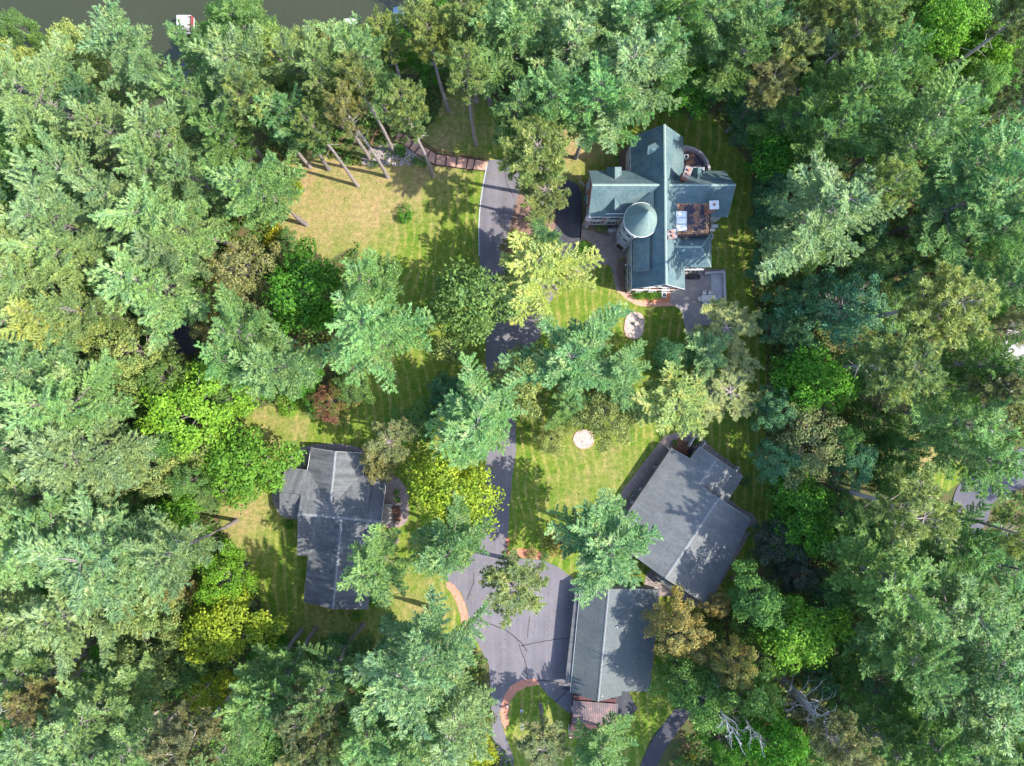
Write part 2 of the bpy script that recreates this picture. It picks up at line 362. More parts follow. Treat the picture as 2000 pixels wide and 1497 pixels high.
def ribbon(name, pxs, width, mat, dz=0.03, parent=None, kind='structure', jitter=0.0, smooth=2, lift=None):
    pxs = smooth_px(pxs, False, smooth); pts = [G(x, y, dz) for x, y in pxs]; L = []; R = []
    for i, p in enumerate(pts):
        d = (pts[min(i + 1, len(pts) - 1)] - pts[max(i - 1, 0)]); d.z = 0; d.normalize(); n = Vector((-d.y, d.x, 0))
        j = random.uniform(-jitter, jitter); w = width / 2 * random.uniform(1 - min(0.4, jitter * 5), 1 + min(0.4, jitter * 5)); p = p + n * j
        L.append(p + n * w); R.append(p - n * w)
    m = MB(); n = len(pts)
    top = L + R; low = [q - Vector((0, 0, 0.1 + dz)) for q in top]
    fs = []
    for i in range(n - 1):
        fs += [(i, n + i, n + i + 1, i + 1), (i, i + 1, 2 * n + i + 1, 2 * n + i), (n + i, 3 * n + i, 3 * n + i + 1, n + i + 1)]
    m.add(top + low, fs); o = m.obj(name, mat, parent)
    if kind and parent is None: o['kind'] = kind
    return o

# ================================================================ GROUND, WATER, DRIVES
LAWN = [
 [(548,310),(600,290),(690,325),(740,330),(850,235),(870,170),(960,180),(1010,255),(1100,225),(1230,215),(1390,222),(1440,290),(1470,330),(1475,470),(1470,560),(1478,640),(1500,700),(1490,780),(1505,900),(1510,1010),(1490,1100),(1430,1180),(1385,1200),(1310,1190),(1310,1330),(1340,1370),(1270,1440),(1250,1500),(1230,1580),(1010,1580),(1000,1480),(960,1440),(960,1300),(900,1235),(830,1275),(760,1265),(640,1255),(560,1262),(520,1215),(500,1150),(470,1080),(430,1030),(425,985),(480,960),(500,920),(470,860),(480,805),(560,780),(650,800),(710,720),(700,480),(620,520),(555,480),(545,440)],
 [(1772,845),(1842,842),(1850,895),(1882,905),(1890,930),(1850,965),(1805,945),(1778,900)],
 [(255,180),(310,180),(300,235),(250,235)],
]
DRY = [(610,400,80,1.0),(600,470,50,.7),(740,300,80,.55),(540,830,50,.5),(445,1000,70,.75),(1120,285,55,.8),(1150,950,80,.3),(1200,900,60,.15),(820,1180,55,.5),(890,230,70,.5),(1805,880,35,.9),(660,1230,70,.4),(700,370,90,.45),(850,370,60,.2),(1215,590,30,.3),(280,205,30,1.0),(1060,1440,40,.45),
       (1440,420,70,-.25),(1470,850,110,-.2),(1290,640,70,-.35),(1250,1400,60,-.3),(1040,1370,35,-.3),(850,600,90,.0)]
def in_poly(x, y, poly):
    c = np.zeros(x.shape, bool); n = len(poly)
    for i in range(n):
        x1, y1 = poly[i]; x2, y2 = poly[i - 1]
        cond = ((y1 > y) != (y2 > y)); c ^= cond & (x < (x2 - x1) * (y - y1) / ((y2 - y1) or 1e-9) + x1)
    return c
STEP = 0.55
us = np.arange(-170, 2172, STEP / S); vs_ = np.arange(-140, 1642, STEP / S)
U, V = np.meshgrid(us, vs_); Z = gz_uv(U, V)
mask = np.zeros(U.shape, bool)
for pl in LAWN: mask |= in_poly(U, V, pl)
soft = mask.astype(float)
for _ in range(3):
    soft[1:-1, 1:-1] = (soft[1:-1, 1:-1] * 2 + soft[:-2, 1:-1] + soft[2:, 1:-1] + soft[1:-1, :-2] + soft[1:-1, 2:]) / 6
dryv = np.zeros(U.shape)
for x, y, r, a in DRY: dryv += a * np.exp(-(((U - x) ** 2 + (V - y) ** 2) / (2 * r * r)) ** 1.3)
rough_z = np.random.default_rng(3).normal(0, 1, U.shape)
for _ in range(4): rough_z[1:-1, 1:-1] = (rough_z[1:-1, 1:-1] + rough_z[:-2, 1:-1] + rough_z[2:, 1:-1] + rough_z[1:-1, :-2] + rough_z[1:-1, 2:]) / 5
Zf = Z + np.where(soft < 0.4, -np.abs(rough_z) * 0.3 - 0.02, 0.0)
X = (U - CX) * S; Y = (CY - V) * S
idx = np.arange(U.size).reshape(U.shape)
quads = np.stack([idx[1:, :-1], idx[1:, 1:], idx[:-1, 1:], idx[:-1, :-1]], -1).reshape(-1, 4)
fm = (soft[1:, :-1] + soft[:-1, 1:]).ravel() / 2 > 0.5
allv = np.stack([X, Y, Zf], -1).reshape(-1, 3)
def ground_piece(name, sel):
    q = quads[sel]; used = np.unique(q); rm = np.full(U.size, -1); rm[used] = np.arange(len(used))
    me = fast_mesh(name, allv[used], rm[q], MAT['ground'], True)
    for an, arr in (('lawn', soft), ('dry', dryv)):
        a = me.attributes.new(an, 'FLOAT', 'POINT'); a.data.foreach_set('value', arr.ravel()[used].astype(np.float32))
    o = bpy.data.objects.new(name, me); C.objects.link(o); o['kind'] = 'structure'; return o
ground_piece('lawn', fm); ground_piece('forest_floor', ~fm)
far = MB(); E = 900.0; x0, x1, y0, y1 = X.min(), X.max(), Y.min(), Y.max()
ysh = (CY - 130) * S
far.add([(-E, -E, -.02), (E, -E, -.02), (E, y0, -.02), (-E, y0, -.02)], [(0, 1, 2, 3)])
far.add([(x1, y0, -.02), (E, y0, -.02), (E, E, -.02), (x1, E, -.02)], [(0, 1, 2, 3)])
far.add([(-E, y0, -.02), (x0, y0, -.02), (x0, ysh, -.02), (-E, ysh, -.02)], [(0, 1, 2, 3)])
far.add([(30, y1, -.02), (x1, y1, -.02), (x1, E, -.02), (30, E, -.02)], [(0, 1, 2, 3)])
tag(far.obj('surrounding_land', 'ground'), kind='structure')
wat = MB(); wat.add([(-E, ysh - 14, -4.25), (28, ysh - 14, -4.25), (28, E, -4.25), (-E, E, -4.25)], [(0, 1, 2, 3)])
tag(wat.obj('lake_water', 'water'), kind='structure')

DRIVE = [(953,313),(985,312),(1040,318),(1100,345),(1130,362),(1137,385),(1138,430),(1133,480),(1120,515),(1095,560),(1062,610),(1055,660),(1015,695),(1006,760),(1008,880),(1001,930),(995,990),(992,1055),(993,1090),(1060,1094),(1090,1108),(1120,1130),(1150,1180),(1150,1340),(1150,1400),(1122,1400),(1100,1384),(1070,1358),(1047,1330),(1010,1338),(985,1365),(975,1395),(985,1430),(1003,1480),(1012,1580),(985,1580),(975,1480),(962,1440),(955,1300),(930,1250),(917,1232),(913,1190),(900,1158),(872,1132),(868,1115),(900,1100),(930,1080),(937,1040),(940,960),(950,900),(950,760),(948,640),(936,500),(935,428),(941,375)]
sheet('driveway', DRIVE, 1, 'asphalt')
sheet('shaded_front_drive', [(1100,346),(1130,362),(1137,385),(1138,430),(1133,480),(1116,518),(1092,520),(1082,500),(1084,460),(1086,410),(1095,372)], 2, 'asphalt_dark')  # shade beside the house, put into the colour as darker asphalt
sheet('planting_island', smooth_px([(1032,346),(1075,350),(1096,370),(1087,410),(1084,460),(1078,505),(1050,545),(1020,575),(1000,545),(988,490),(994,450),(1001,420),(1014,370)]), 2, 'mulch')
ribbon('kerb_edging', [(953,313),(941,375),(935,428),(935.5,500)], 0.16, 'concrete', 0.06)
for k, (pts, w) in enumerate([([(917,1207),(940,1214),(965,1222),(985,1229),(1005,1244),(1020,1258),(1030,1272)], .16), ([(1017,1262),(1045,1256),(1075,1250),(1111,1247)], .14),
          ([(1014,1258),(1019,1275),(1027,1292),(1030,1326)], .14), ([(1035,1203),(1032,1222),(1030,1246)], .1), ([(926,1120),(925,1140),(918,1155),(912,1172)], .12),
          ([(985,330),(987,345),(993,368),(1004,385)], .1), ([(1040,1328),(1070,1330),(1110,1336)], .16), ([(1110,1347),(1098,1358),(1084,1372)], .16), ([(1098,445),(1112,438),(1137,430)], .14),
          ([(948,930),(958,975),(962,1010)], .1)]):
    o = ribbon('tar_seam', pts, w, 'tar', 0.032 if k != 8 else 0.036, jitter=0.05)
# brick edge bands on the parking court
for nm, outer in (('brick_border', [(871,1133),(886,1142),(898,1158),(908,1178),(914,1200),(915,1230),(901,1230),(900,1205),(893,1182),(884,1162),(872,1148)]),
                  ('brick_border', [(1048,1326),(1020,1328),(998,1340),(984,1360),(977,1390),(980,1412),(986,1424),(994,1416),(992,1395),(996,1370),(1010,1352),(1028,1342),(1052,1338)])):
    sheet(nm, outer, 4, 'border_brick')
sheet('brick_bed', [(988,1050),(996,1052),(998,1068),(1020,1072),(1050,1076),(1075,1088),(1070,1096),(1040,1091),(1000,1089),(990,1085)], 5, 'mulch_red')
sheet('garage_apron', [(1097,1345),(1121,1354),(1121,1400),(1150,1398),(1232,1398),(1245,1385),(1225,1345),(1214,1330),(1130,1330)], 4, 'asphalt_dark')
ribbon('garden_path', [(1480,1268),(1420,1310),(1370,1352),(1335,1388),(1295,1440),(1262,1500),(1248,1580)], 2.5, 'asphalt_dark', 0.03)
# paths round the turreted house
sheet('garden_walk', [(1134,446),(1170,455),(1200,462),(1236,490),(1240,500),(1214,503),(1206,512),(1204,530),(1207,552),(1212,573),(1205,570),(1199,545),(1195,525),(1188,517),(1175,517),(1160,526),(1143,535),(1118,545),(1100,550),(1108,530),(1140,513),(1160,500),(1164,489),(1158,478),(1145,468),(1132,472)], 2, 'paver')
sheet('entrance_bed', [(1150,438),(1218,436),(1212,452),(1190,462),(1165,455),(1148,447)], 3, 'mulch')
sheet('wall_bed', smooth_px([(1206,510),(1240,496),(1244,576),(1213,573),(1207,552),(1204,530)]), 3, 'mulch')
sheet('hedge_bed', [(1230,560),(1312,560),(1309,592),(1270,592),(1250,585),(1228,572)], 2, 'mulch_red')
sheet('garden_walk', [(1206,569),(1230,573),(1248,586),(1270,592),(1309,591),(1318,598),(1285,599),(1254,599),(1238,594),(1222,584)], 4, 'brickpave')
sheet('patio', [(1309,545),(1309,591),(1331,608),(1338,640),(1345,665),(1358,664),(1356,640),(1400,632),(1416,620),(1416,526),(1330,526)], 3, 'patio')
sheet('side_bed', [(1143,356),(1160,346),(1166,440),(1140,432),(1138,380)], 3, 'mulch')
sheet('side_bed', [(1208,300),(1226,286),(1240,290),(1240,340),(1212,340)], 3, 'mulch')
# angled house: walk and beds
sheet('garden_walk', [(1353,812),(1361,820),(1356,842),(1346,862),(1330,870),(1310,868),(1300,880),(1278,905),(1242,950),(1210,1000),(1196,990),(1222,950),(1262,898),(1285,868),(1300,851),(1320,846),(1342,840)], 2, 'paver')
sheet('stone_bed', [(1242,950),(1278,905),(1300,880),(1318,862),(1335,890),(1250,1010),(1214,1006)], 3, 'rockbed')
sheet('stone_bed', smooth_px([(1340,870),(1358,843),(1370,853),(1395,880),(1430,905),(1448,920),(1452,940),(1430,960),(1380,900)], n=2), 3, 'rockbed')
sheet('stone_bed', smooth_px([(1400,970),(1425,972),(1440,990),(1476,1006),(1480,1030),(1440,1030),(1405,1000)], n=2), 3, 'rockbed')
sheet('stone_bed', [(1280,1110),(1380,1160),(1455,1040),(1466,1040),(1384,1184),(1370,1190),(1320,1165),(1255,1165),(1262,1120)], 3, 'rockbed')
# grey house: beds and brown terrace
sheet('stone_bed', smooth_px([(561,908),(570,888),(592,872),(630,866),(680,868),(715,880),(725,905),(720,925),(600,920),(580,930)], n=2), 2, 'rockbed')
sheet('stone_bed', smooth_px([(528,965),(545,950),(570,960),(585,1015),(560,1014),(540,1000)], n=2), 2, 'rockbed')
sheet('terrace', smooth_px([(715,926),(750,924),(775,930),(791,948),(798,970),(799,1000),(796,1020),(780,1032),(740,1030),(720,980)], n=2), 3, 'paver')
# neighbours' roads
def big_road(name, pxs, w, mat, dz=0.05): return ribbon(name, pxs, w, mat, dz, smooth=3)
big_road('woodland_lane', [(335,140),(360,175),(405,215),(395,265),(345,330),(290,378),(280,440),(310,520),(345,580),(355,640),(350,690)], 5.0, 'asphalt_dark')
big_road('side_road', [(2180,860),(2040,900),(1945,930),(1900,965),(1895,1010),(1850,1045),(1760,1065),(1700,1075)], 6.0, 'asphalt_right')
big_road('pale_drive', [(1912,845),(1935,815),(1965,740),(1990,640),(2030,560),(2100,500)], 3.6, 'pale_drive')
# pebble circles
def pebble_bed(name, outline, label, n, rng):
    root = empty(name, P(*np.mean(outline, 0)), label, 'gravel bed')
    pts = [P(x, y, 0.05) for x, y in outline]
    MB().prism(pts, 0.1).obj('gravel', 'pebble', root)
    ed = MB(); m = len(pts)
    c = sum(pts, Vector()) / m
    for i in range(m):
        a, b = pts[i], pts[(i + 1) % m]; d = (b - a)
        ed.box(((a.x + b.x) / 2, (a.y + b.y) / 2, 0.04), (d.length + .05, .1, .12), math.atan2(d.y, d.x))
    ed.obj('edging', 'brickpave', root)
    st = MB(); k = 0
    xs = [p.x for p in pts]; ys2 = [p.y for p in pts]; pl = [(p.x, p.y) for p in pts]
    while k < n:
        x = rng.uniform(min(xs), max(xs)); y = rng.uniform(min(ys2), max(ys2))
        if not in_poly(np.array([x]), np.array([y]), pl)[0]: continue
        r = rng.uniform(.05, .13); a = rng.uniform(0, 6.28)
        v = [(x + r * math.cos(a + t) * rng.uniform(.7, 1), y + r * math.sin(a + t) * rng.uniform(.7, 1), .05) for t in (0, 1.57, 3.14, 4.71)] + [(x, y, .05 + r * .9)]
        st.add(v, [(0, 1, 4), (1, 2, 4), (2, 3, 4), (3, 0, 4)]); k += 1
    o = st.obj('pebble_layer', 'pebble', root); o['kind'] = 'stuff'
    return root
rng = random.Random(5)
def stadium(cx, cy, rx, ry, rot, n=28, p=2.6):
    o = []
    for i in range(n):
        t = 2 * math.pi * i / n; x = math.copysign(abs(math.cos(t)) ** (2 / p), math.cos(t)) * rx; y = math.copysign(abs(math.sin(t)) ** (2 / p), math.sin(t)) * ry
        o.append((cx + x * math.cos(rot) - y * math.sin(rot), cy + x * math.sin(rot) + y * math.cos(rot)))
    return o
pebble_bed('gravel_bed', stadium(1239, 636, 19, 26, math.radians(8)), 'oval bed of pale pink gravel with a small standing stone on the green lawn', 1500, rng)
pebble_bed('gravel_bed', stadium(1140, 858, 20, 19, 0, p=2), 'round bed of pale gravel without a stone, on the striped lawn', 1000, rng)
def rock(name, px, py, r, h, label=None, cat='rock', group=None, mat='stone', seed=1):
    rg = random.Random(seed); bm = bmesh.new(); bmesh.ops.create_icosphere(bm, subdivisions=2, radius=1)
    for v in bm.verts: v.co *= rg.uniform(.85, 1.12); v.co.x *= r; v.co.y *= r * .85; v.co.z = (v.co.z + .55) * h * .6
    me = bpy.data.meshes.new(name); bm.to_mesh(me); bm.free(); me.materials.append(MAT[mat]); o = bpy.data.objects.new(name, me); C.objects.link(o)
    g = G(px, py); o.location = (g.x, g.y, g.z); o.rotation_euler = (0, 0, rg.uniform(0, 6)); tag(o, label, cat, group); return o
rock('standing_stone', 1240, 634, .35, 1.0, 'small pale standing stone in the middle of the oval gravel bed', 'stone', seed=2, mat='pebble')
for i, (x, y, lb) in enumerate([(1279, 913, 'round pale boulder nearest the deck, in the bed along the angled house'), (1251, 956, 'middle boulder of three in the bed beside the angled house'), (1236, 981, 'lowest boulder of three beside the long eave of the angled house')]):
    rock('boulder', x, y, .42, .7, lb, 'boulder', 'boulders along the angled house', seed=i + 10)
bp = rock('ornament_stone', 1222, 518, .22, .4, 'single pale stone lying in the dark bed by the turreted house wall', 'stone', seed=31, mat='pebble')
# rockery under the steps
sheet('rockery', smooth_px([(700,318),(712,300),(735,285),(778,280),(800,290),(842,320),(820,326),(770,324),(720,326)], n=2), 1, 'rockbed', raise_z=-0.15)
rk = MB(); rgk = random.Random(9)
poly = [(702,316),(715,300),(740,286),(778,282),(800,292),(838,318),(815,323),(720,324)]
cnt = 0
while cnt < 260:
    x = rgk.uniform(700, 842); y = rgk.uniform(282, 326)
    if not in_poly(np.array([x]), np.array([y]), poly)[0]: continue
    p = G(x, y, .06); r = rgk.uniform(.1, .3); a = rgk.uniform(0, 6)
    v = [(p.x + r * math.cos(a + t) * rgk.uniform(.7, 1), p.y + r * math.sin(a + t) * rgk.uniform(.7, 1), p.z) for t in (0, 1.26, 2.51, 3.77, 5.03)] + [(p.x, p.y, p.z + r * .8)]
    rk.add(v, [(0, 1, 5), (1, 2, 5), (2, 3, 5), (3, 4, 5), (4, 0, 5)]); cnt += 1
o = rk.obj('rockery_stones', 'stone'); tag(o, 'loose grey and pinkish stones heaped below the brick steps', 'rockery', kind='stuff')

# ================================================================ BUILDINGS
def roof_plane(root, pts, mat, th=0.22, name='roof_slope'):
    """pts: (px, py, z) corners of one roof slope"""
    return MB().prism([P(*p) for p in pts], th).obj(name, mat, root, slope_uv=True)
def cap(root, a, b, mat='ridge_cap', w=0.32, name='ridge_cap'):
    a, b = P(*a), P(*b); d = b - a; m = MB(); n = max(1, int(d.length / 1.2))
    L = d.length; rz = math.atan2(d.y, d.x); sl = math.asin(d.z / L)
    side = Vector((-math.sin(rz), math.cos(rz), 0)) * w / 2; up = Vector((0, 0, .07))
    m.add([a + side - up * .4, a + up, a - side - up * .4, b + side - up * .4, b + up, b - side - up * .4], [(0, 1, 4, 3), (1, 2, 5, 4), (0, 2, 1), (3, 4, 5)])
    return m.obj(name, mat, root)
def wall_box(root, pxz, z0, z1, mat, inset=0.35, name='wall'):
    """footprint from eave corners, moved in from the eaves"""
    pts = [P(*p) for p in pxz]; c = sum(pts, Vector()) / len(pts); n = len(pts)
    a = sum(pts[i].x * pts[(i + 1) % n].y - pts[(i + 1) % n].x * pts[i].y for i in range(n)) / 2
    if a < 0: pts = pts[::-1]
    q = []
    for i in range(n):
        p0, p1, p2 = pts[i - 1], pts[i], pts[(i + 1) % n]
        d1 = (p1 - p0).to_2d().normalized(); d2 = (p2 - p1).to_2d().normalized()
        n1 = Vector((-d1.y, d1.x)); n2 = Vector((-d2.y, d2.x)); b = (n1 + n2); b = b / max(0.3, b.length_squared / 2)
        q.append((p1.x + b.x * inset, p1.y + b.y * inset, z1))
    return MB().prism([Vector(t) for t in q], z1 - z0).obj(name, mat, root), q
def gable_wall(root, A, D, R, z0, mat, inward, name='gable_wall', th=0.25, drop=0.3):
    """triangle-topped end wall between eave points A and D under ridge point R; inward: unit vector into the house"""
    a, d, r = P(*A), P(*D), P(*R); u = (d - a); u.z = 0; u.normalize(); inw = inward * 0.35
    a2 = a + u * .35 + inw; d2 = d - u * .35 + inw; mid = (a + d) / 2; r2 = Vector((r.x, r.y, r.z)) ; base = (r2 - a).dot(u); r2 = a + u * base + inw; r2.z = r.z - drop
    a2.z = a.z - drop + .05; d2.z = d.z - drop + .05
    f = [(a2.x, a2.y, z0), (d2.x, d2.y, z0), tuple(d2), tuple(r2), tuple(a2)]
    bk = [(p[0] + inward.x * th, p[1] + inward.y * th, p[2]) for p in f]
    m = MB().add(f + bk, [(0, 1, 2, 3, 4), (9, 8, 7, 6, 5)] + [(i, i + 5, (i + 1) % 5 + 5, (i + 1) % 5) for i in range(5)])
    return m.obj(name, mat, root), Vector((f[0][0], f[0][1], 0)), Vector((f[1][0], f[1][1], 0))
def window(root, base, d, z, w, h, n, frame='white', name='window', bars=1):
    """window centred at base (xy) on a wall running along d with outward normal n"""
    d = Vector((d.x, d.y, 0)).normalized(); rz = math.atan2(d.y, d.x); c = Vector((base.x, base.y, 0)) + n * .04; m = MB()
    f = .1
    for s in (-1, 1): m.box((c.x + d.x * s * (w / 2), c.y + d.y * s * (w / 2), z), (f, .12, h + f), rz)
    for s in (-1, 1): m.box((c.x, c.y, z + s * h / 2), (w - f, .12, f), rz)
    for b in range(bars):
        t = (b + 1) / (bars + 1) - .5; m.box((c.x + d.x * w * t, c.y + d.y * w * t, z), (.05, .09, h - f), rz)
    fr = m.obj(name, frame, root)
    MB().box((c.x, c.y, z), (w - f, .03, h - f), rz).obj('pane', 'glass', fr)
    return fr
def fascia(root, pts, mat='white', w=0.06, h=0.2, name='gutter', dz=-0.08):
    m = MB(); pts = [P(*p) for p in pts]
    for a, b in zip(pts[:-1], pts[1:]):
        d = b - a; m.tube([a + Vector((0, 0, dz)), b + Vector((0, 0, dz))], [w, w], 4)
    return m.obj(name, mat, root)

# ---------------------------------------------------------------- turreted house
ZE, ZR = 6.8, 12.0
th = empty('turreted_house', P(1290, 430), 'large house with green shingle roofs, a round turret and brick chimneys', 'house')
A, B, Cc, D = (1231.5, 269, ZE), (1234, 564.5, ZE), (1338, 565, ZE), (1334.7, 268.5, ZE); R1, R2 = (1298, 243, ZR), (1301.5, 555.4, ZR)
roof_plane(th, [A, B, R2, R1], 'roof_green'); roof_plane(th, [Cc, D, R1, R2], 'roof_green'); cap(th, R1, R2)
south = Vector((0, -1, 0)); north = Vector((0, 1, 0)); east = Vector((1, 0, 0)); west = Vector((-1, 0, 0))
wall_box(th, [A, B, Cc, D], 0, ZE - .25, 'stucco')
gw, ga, gb = gable_wall(th, B, Cc, R2, 0, 'brick', north); gable_wall(th, A, D, R1, 0, 'stucco', south)
fascia(th, [A, B]); fascia(th, [B, R2, Cc], dz=-.15); fascia(th, [A, R1, D], dz=-.15)
# trims of the south gable and west wall
tr = MB(); gy = ga.y - .03; gx0, gx1 = ga.x, gb.x
for zz, hh in ((0.5, .25), (3.3, .35), (6.3, .35)): tr.box(((gx0 + gx1) / 2, gy, zz), (gx1 - gx0, .16, hh))
for t in (0.02, .3, .5, .7, .98): tr.box((gx0 + (gx1 - gx0) * t, gy, 7.2 if .1 < t < .9 else 3.4), (.2, .14, 1.6 if .1 < t < .9 else 6.6))
for t, zz in ((.35, 8.6), (.65, 8.6)): tr.box((gx0 + (gx1 - gx0) * t, gy, zz), (.18, .14, 1.8))
tr.obj('trim', 'white', th)
for t in (.22, .5, .78): window(th, Vector((gx0 + (gx1 - gx0) * t, gy, 0)), east, 1.9, 1.0, 1.5, south)
for t in (.3, .7): window(th, Vector((gx0 + (gx1 - gx0) * t, gy, 0)), east, 5.0, 1.0, 1.4, south)
window(th, Vector(((gx0 + gx1) / 2, gy, 0)), east, 8.7, .9, 1.3, south)
wx = P(*A).x + .35
for yy in (522, 545): window(th, Vector((wx - .03, P(0, yy, ZE).y, 0)), north, 5.0, .9, 1.4, west)
for yy in (512, 530, 548): window(th, Vector((wx - .03, P(0, yy, ZE).y, 0)), north, 1.9, .9, 1.5, west)
for yy in (285, 310): window(th, Vector((wx - .03, P(0, yy, ZE).y, 0)), north, 5.0, .9, 1.4, west)
# west wing
A2, B2, C2, D2 = (1151, 333.6, ZE), (1250, 333.6, ZE), (1250, 424, ZE), (1149.8, 424, ZE); S1, S2 = (1157, 361.5, 11.3), (1288, 361.5, 11.3)
roof_plane(th, [D2, C2, S2, S1], 'roof_green'); roof_plane(th, [A2, B2, S2, S1], 'roof_green'); cap(th, S1, S2)
wall_box(th, [A2, B2, C2, D2], 0, ZE - .25, 'brick'); gable_wall(th, A2, D2, S1, 0, 'brick', east)
fascia(th, [D2, (1225, 424, ZE)]); fascia(th, [A2, S1, D2], dz=-.15)
sy = P(*D2).y + .35 - .03; sx0, sx1 = P(*D2).x + .4, P(1222, 424, ZE).x
tm = MB()
for zz in (.6, 3.2, 6.2): tm.box(((sx0 + sx1) / 2, sy, zz), (sx1 - sx0, .18, .4))
for x in (sx0 + .1, sx0 + 2.6, sx1 - .3): tm.box((x, sy - .01, 3.2), (.3, .2, 5.4))
tm.obj('trim', 'white', th)
for x in (sx0 + 1.3, sx0 + 3.6): window(th, Vector((x, sy, 0)), east, 4.7, 1.3, 1.5, south); window(th, Vector((x, sy, 0)), east, 1.8, 1.3, 1.5, south)
wwx = P(*D2).x + .35 - .03
for yy in (352, 405): window(th, Vector((wwx, P(0, yy, ZE).y, 0)), north, 4.8, 1.2, 1.5, west)
for yy in (350, 375, 400): window(th, Vector((wwx, P(0, yy, ZE).y, 0)), north, 1.9, 1.2, 1.5, west)
# corner turret bump at the south west corner of the west wing
tmb = MB(); cx_, cy_ = P(*D2).x + .2, P(*D2).y + .2; tmb.disc((cx_, cy_), .55, 0, 5.4, 10); tmb.obj('corner_pier', 'stone', th)
def dormer(px_r, y_in, y_out, px_l, px_rr, z_ridge, z_eave, face, mat='roof_green'):
    """gabled dormer; ridge runs from (px_r,y_in) to (px_r,y_out)"""
    a = (px_l, y_out, z_eave); b = (px_rr, y_out, z_eave); ai = (px_l, y_in, z_eave); bi = (px_rr, y_in, z_eave); r0 = (px_r, y_in, z_ridge); r1 = (px_r, y_out, z_ridge)
    d = empty_part('dormer', th)
    p = [P(*t) for t in (a, b, ai, bi, r0, r1)]
    m = MB().prism([p[0], p[5], p[4], p[2]], .14); m.prism([p[5], p[1], p[3], p[4]], .14)
    o = m.obj('dormer', mat, th, slope_uv=True)
    w = MB(); z0 = z_eave - 2.2; f = face * -.3
    l_, r_ = p[0], p[1]; q = [Vector((l_.x + .15, l_.y, z_eave - .1)) + f, Vector((p[5].x, p[5].y, z_ridge - .2)) + f, Vector((r_.x - .15, r_.y, z_eave - .1)) + f]
    fr = [Vector((q[0].x, q[0].y, z0)), Vector((q[2].x, q[2].y, z0)), q[2], q[1], q[0]]; bk = [v - face * 2.0 for v in fr]
    w.add([tuple(v) for v in fr + bk], [(0, 1, 2, 3, 4), (9, 8, 7, 6, 5)] + [(i, i + 5, (i + 1) % 5 + 5, (i + 1) % 5) for i in range(5)])
    w.obj('dormer_wall', 'white', o)
    return o, q
def empty_part(n, r): return None
do, q = dormer(1200.7, 386, 411, 1184.6, 1214, 9.6, 8.1, south)
MB().box((P(1200.5, 411, 9).x, q[0].y - .04, 8.2), (1.0, .08, .9)).obj('window', 'glass', do)
rl = MB(); bx = P(1200.5, 415, 7.2)
for zz in (6.6, 7.3): rl.box((bx.x, bx.y - .25, zz), (2.6, .12, .1))
for i in range(9): rl.box((bx.x - 1.25 + i * .31, bx.y - .25, 6.95), (.08, .08, .7))
rl.obj('balcony_rail', 'white', th)
do, q = dormer(1201, 350, 326.5, 1184.5, 1214, 9.6, 8.1, north)
# small dormer on the high west slope
a1, a2, a3, a4, a5 = (1265.5, 285.7, 11.35), (1290, 286.5, 11.35), (1264, 281, 9.9), (1264, 302, 9.9), (1279, 300, 10.2)
m = MB().prism([P(*a1), P(*a2), P(1284, 300, 10.6), P(*a4)], .14); m.prism([P(*a3), P(1284, 276, 10.6), P(*a2), P(*a1)], .14)
dd = m.obj('dormer', 'roof_green', th, slope_uv=True)
w = MB(); f = [P(1266, 283, 8.2), P(1266, 301, 8.2), P(1266, 301, 9.9), P(1267, 285.7, 11.2), P(1266, 283, 9.9)]; bk = [v + Vector((1.4, 0, 0)) for v in f]
w.add([tuple(v) for v in f + bk], [(4, 3, 2, 1, 0), (5, 6, 7, 8, 9)] + [(i, (i + 1) % 5, (i + 1) % 5 + 5, i + 5) for i in range(5)]); w.obj('dormer_wall', 'white', dd)
# long shed dormers on the west slope, above and below the turret
for (y0_, y1_) in ((374, 425), (463, 531)):
    xo, xi = 1240.5, 1269
    pts = [P(xo, y0_, 8.6), P(xo, y1_, 8.6), P(xi, y1_ - 1.5, 10.6), P(xi, y0_, 10.6)]
    if y0_ == 374: pts = [P(1277, 374, 10.9), P(1240, 395, 8.8), P(1240, 425, 8.8), P(1277, 425, 10.9)]
    sdm = MB().prism(pts, .16).obj('shed_dormer', 'roof_green', th, slope_uv=True)
    wl = MB(); xw = P(xo, 0, 8.6).x + .12; ya, yb = P(0, y0_ + 2, 8.6).y, P(0, y1_ - 2, 8.6).y
    wl.box((xw + .8, (ya + yb) / 2, 7.6), (1.6, abs(ya - yb), 2.0)); wl.obj('dormer_wall', 'brick', sdm)
    if y0_ > 400:
        for k in range(4): window(sdm if False else th, Vector((xw - .02, ya - .7 - k * (ya - yb - 1.4) / 3, 0)), north, 7.7, .8, 1.1, west)
# east wing
E1, E2, E3, E4 = (1415.4, 334, ZE), (1330, 334, ZE), (1330, 424.3, ZE), (1421, 424.3, ZE); F1, F2 = (1437.3, 361.5, 11.3), (1306, 361.5, 11.3)
roof_plane(th, [E1, E2, F2, F1], 'roof_green'); roof_plane(th, [E4, E3, F2, F1], 'roof_green'); cap(th, F1, F2)
wall_box(th, [E1, E2, E3, E4], 0, ZE - .25, 'stucco'); gable_wall(th, E1, E4, F1, 0, 'stucco', west); fascia(th, [E1, F1, E4], dz=-.15)
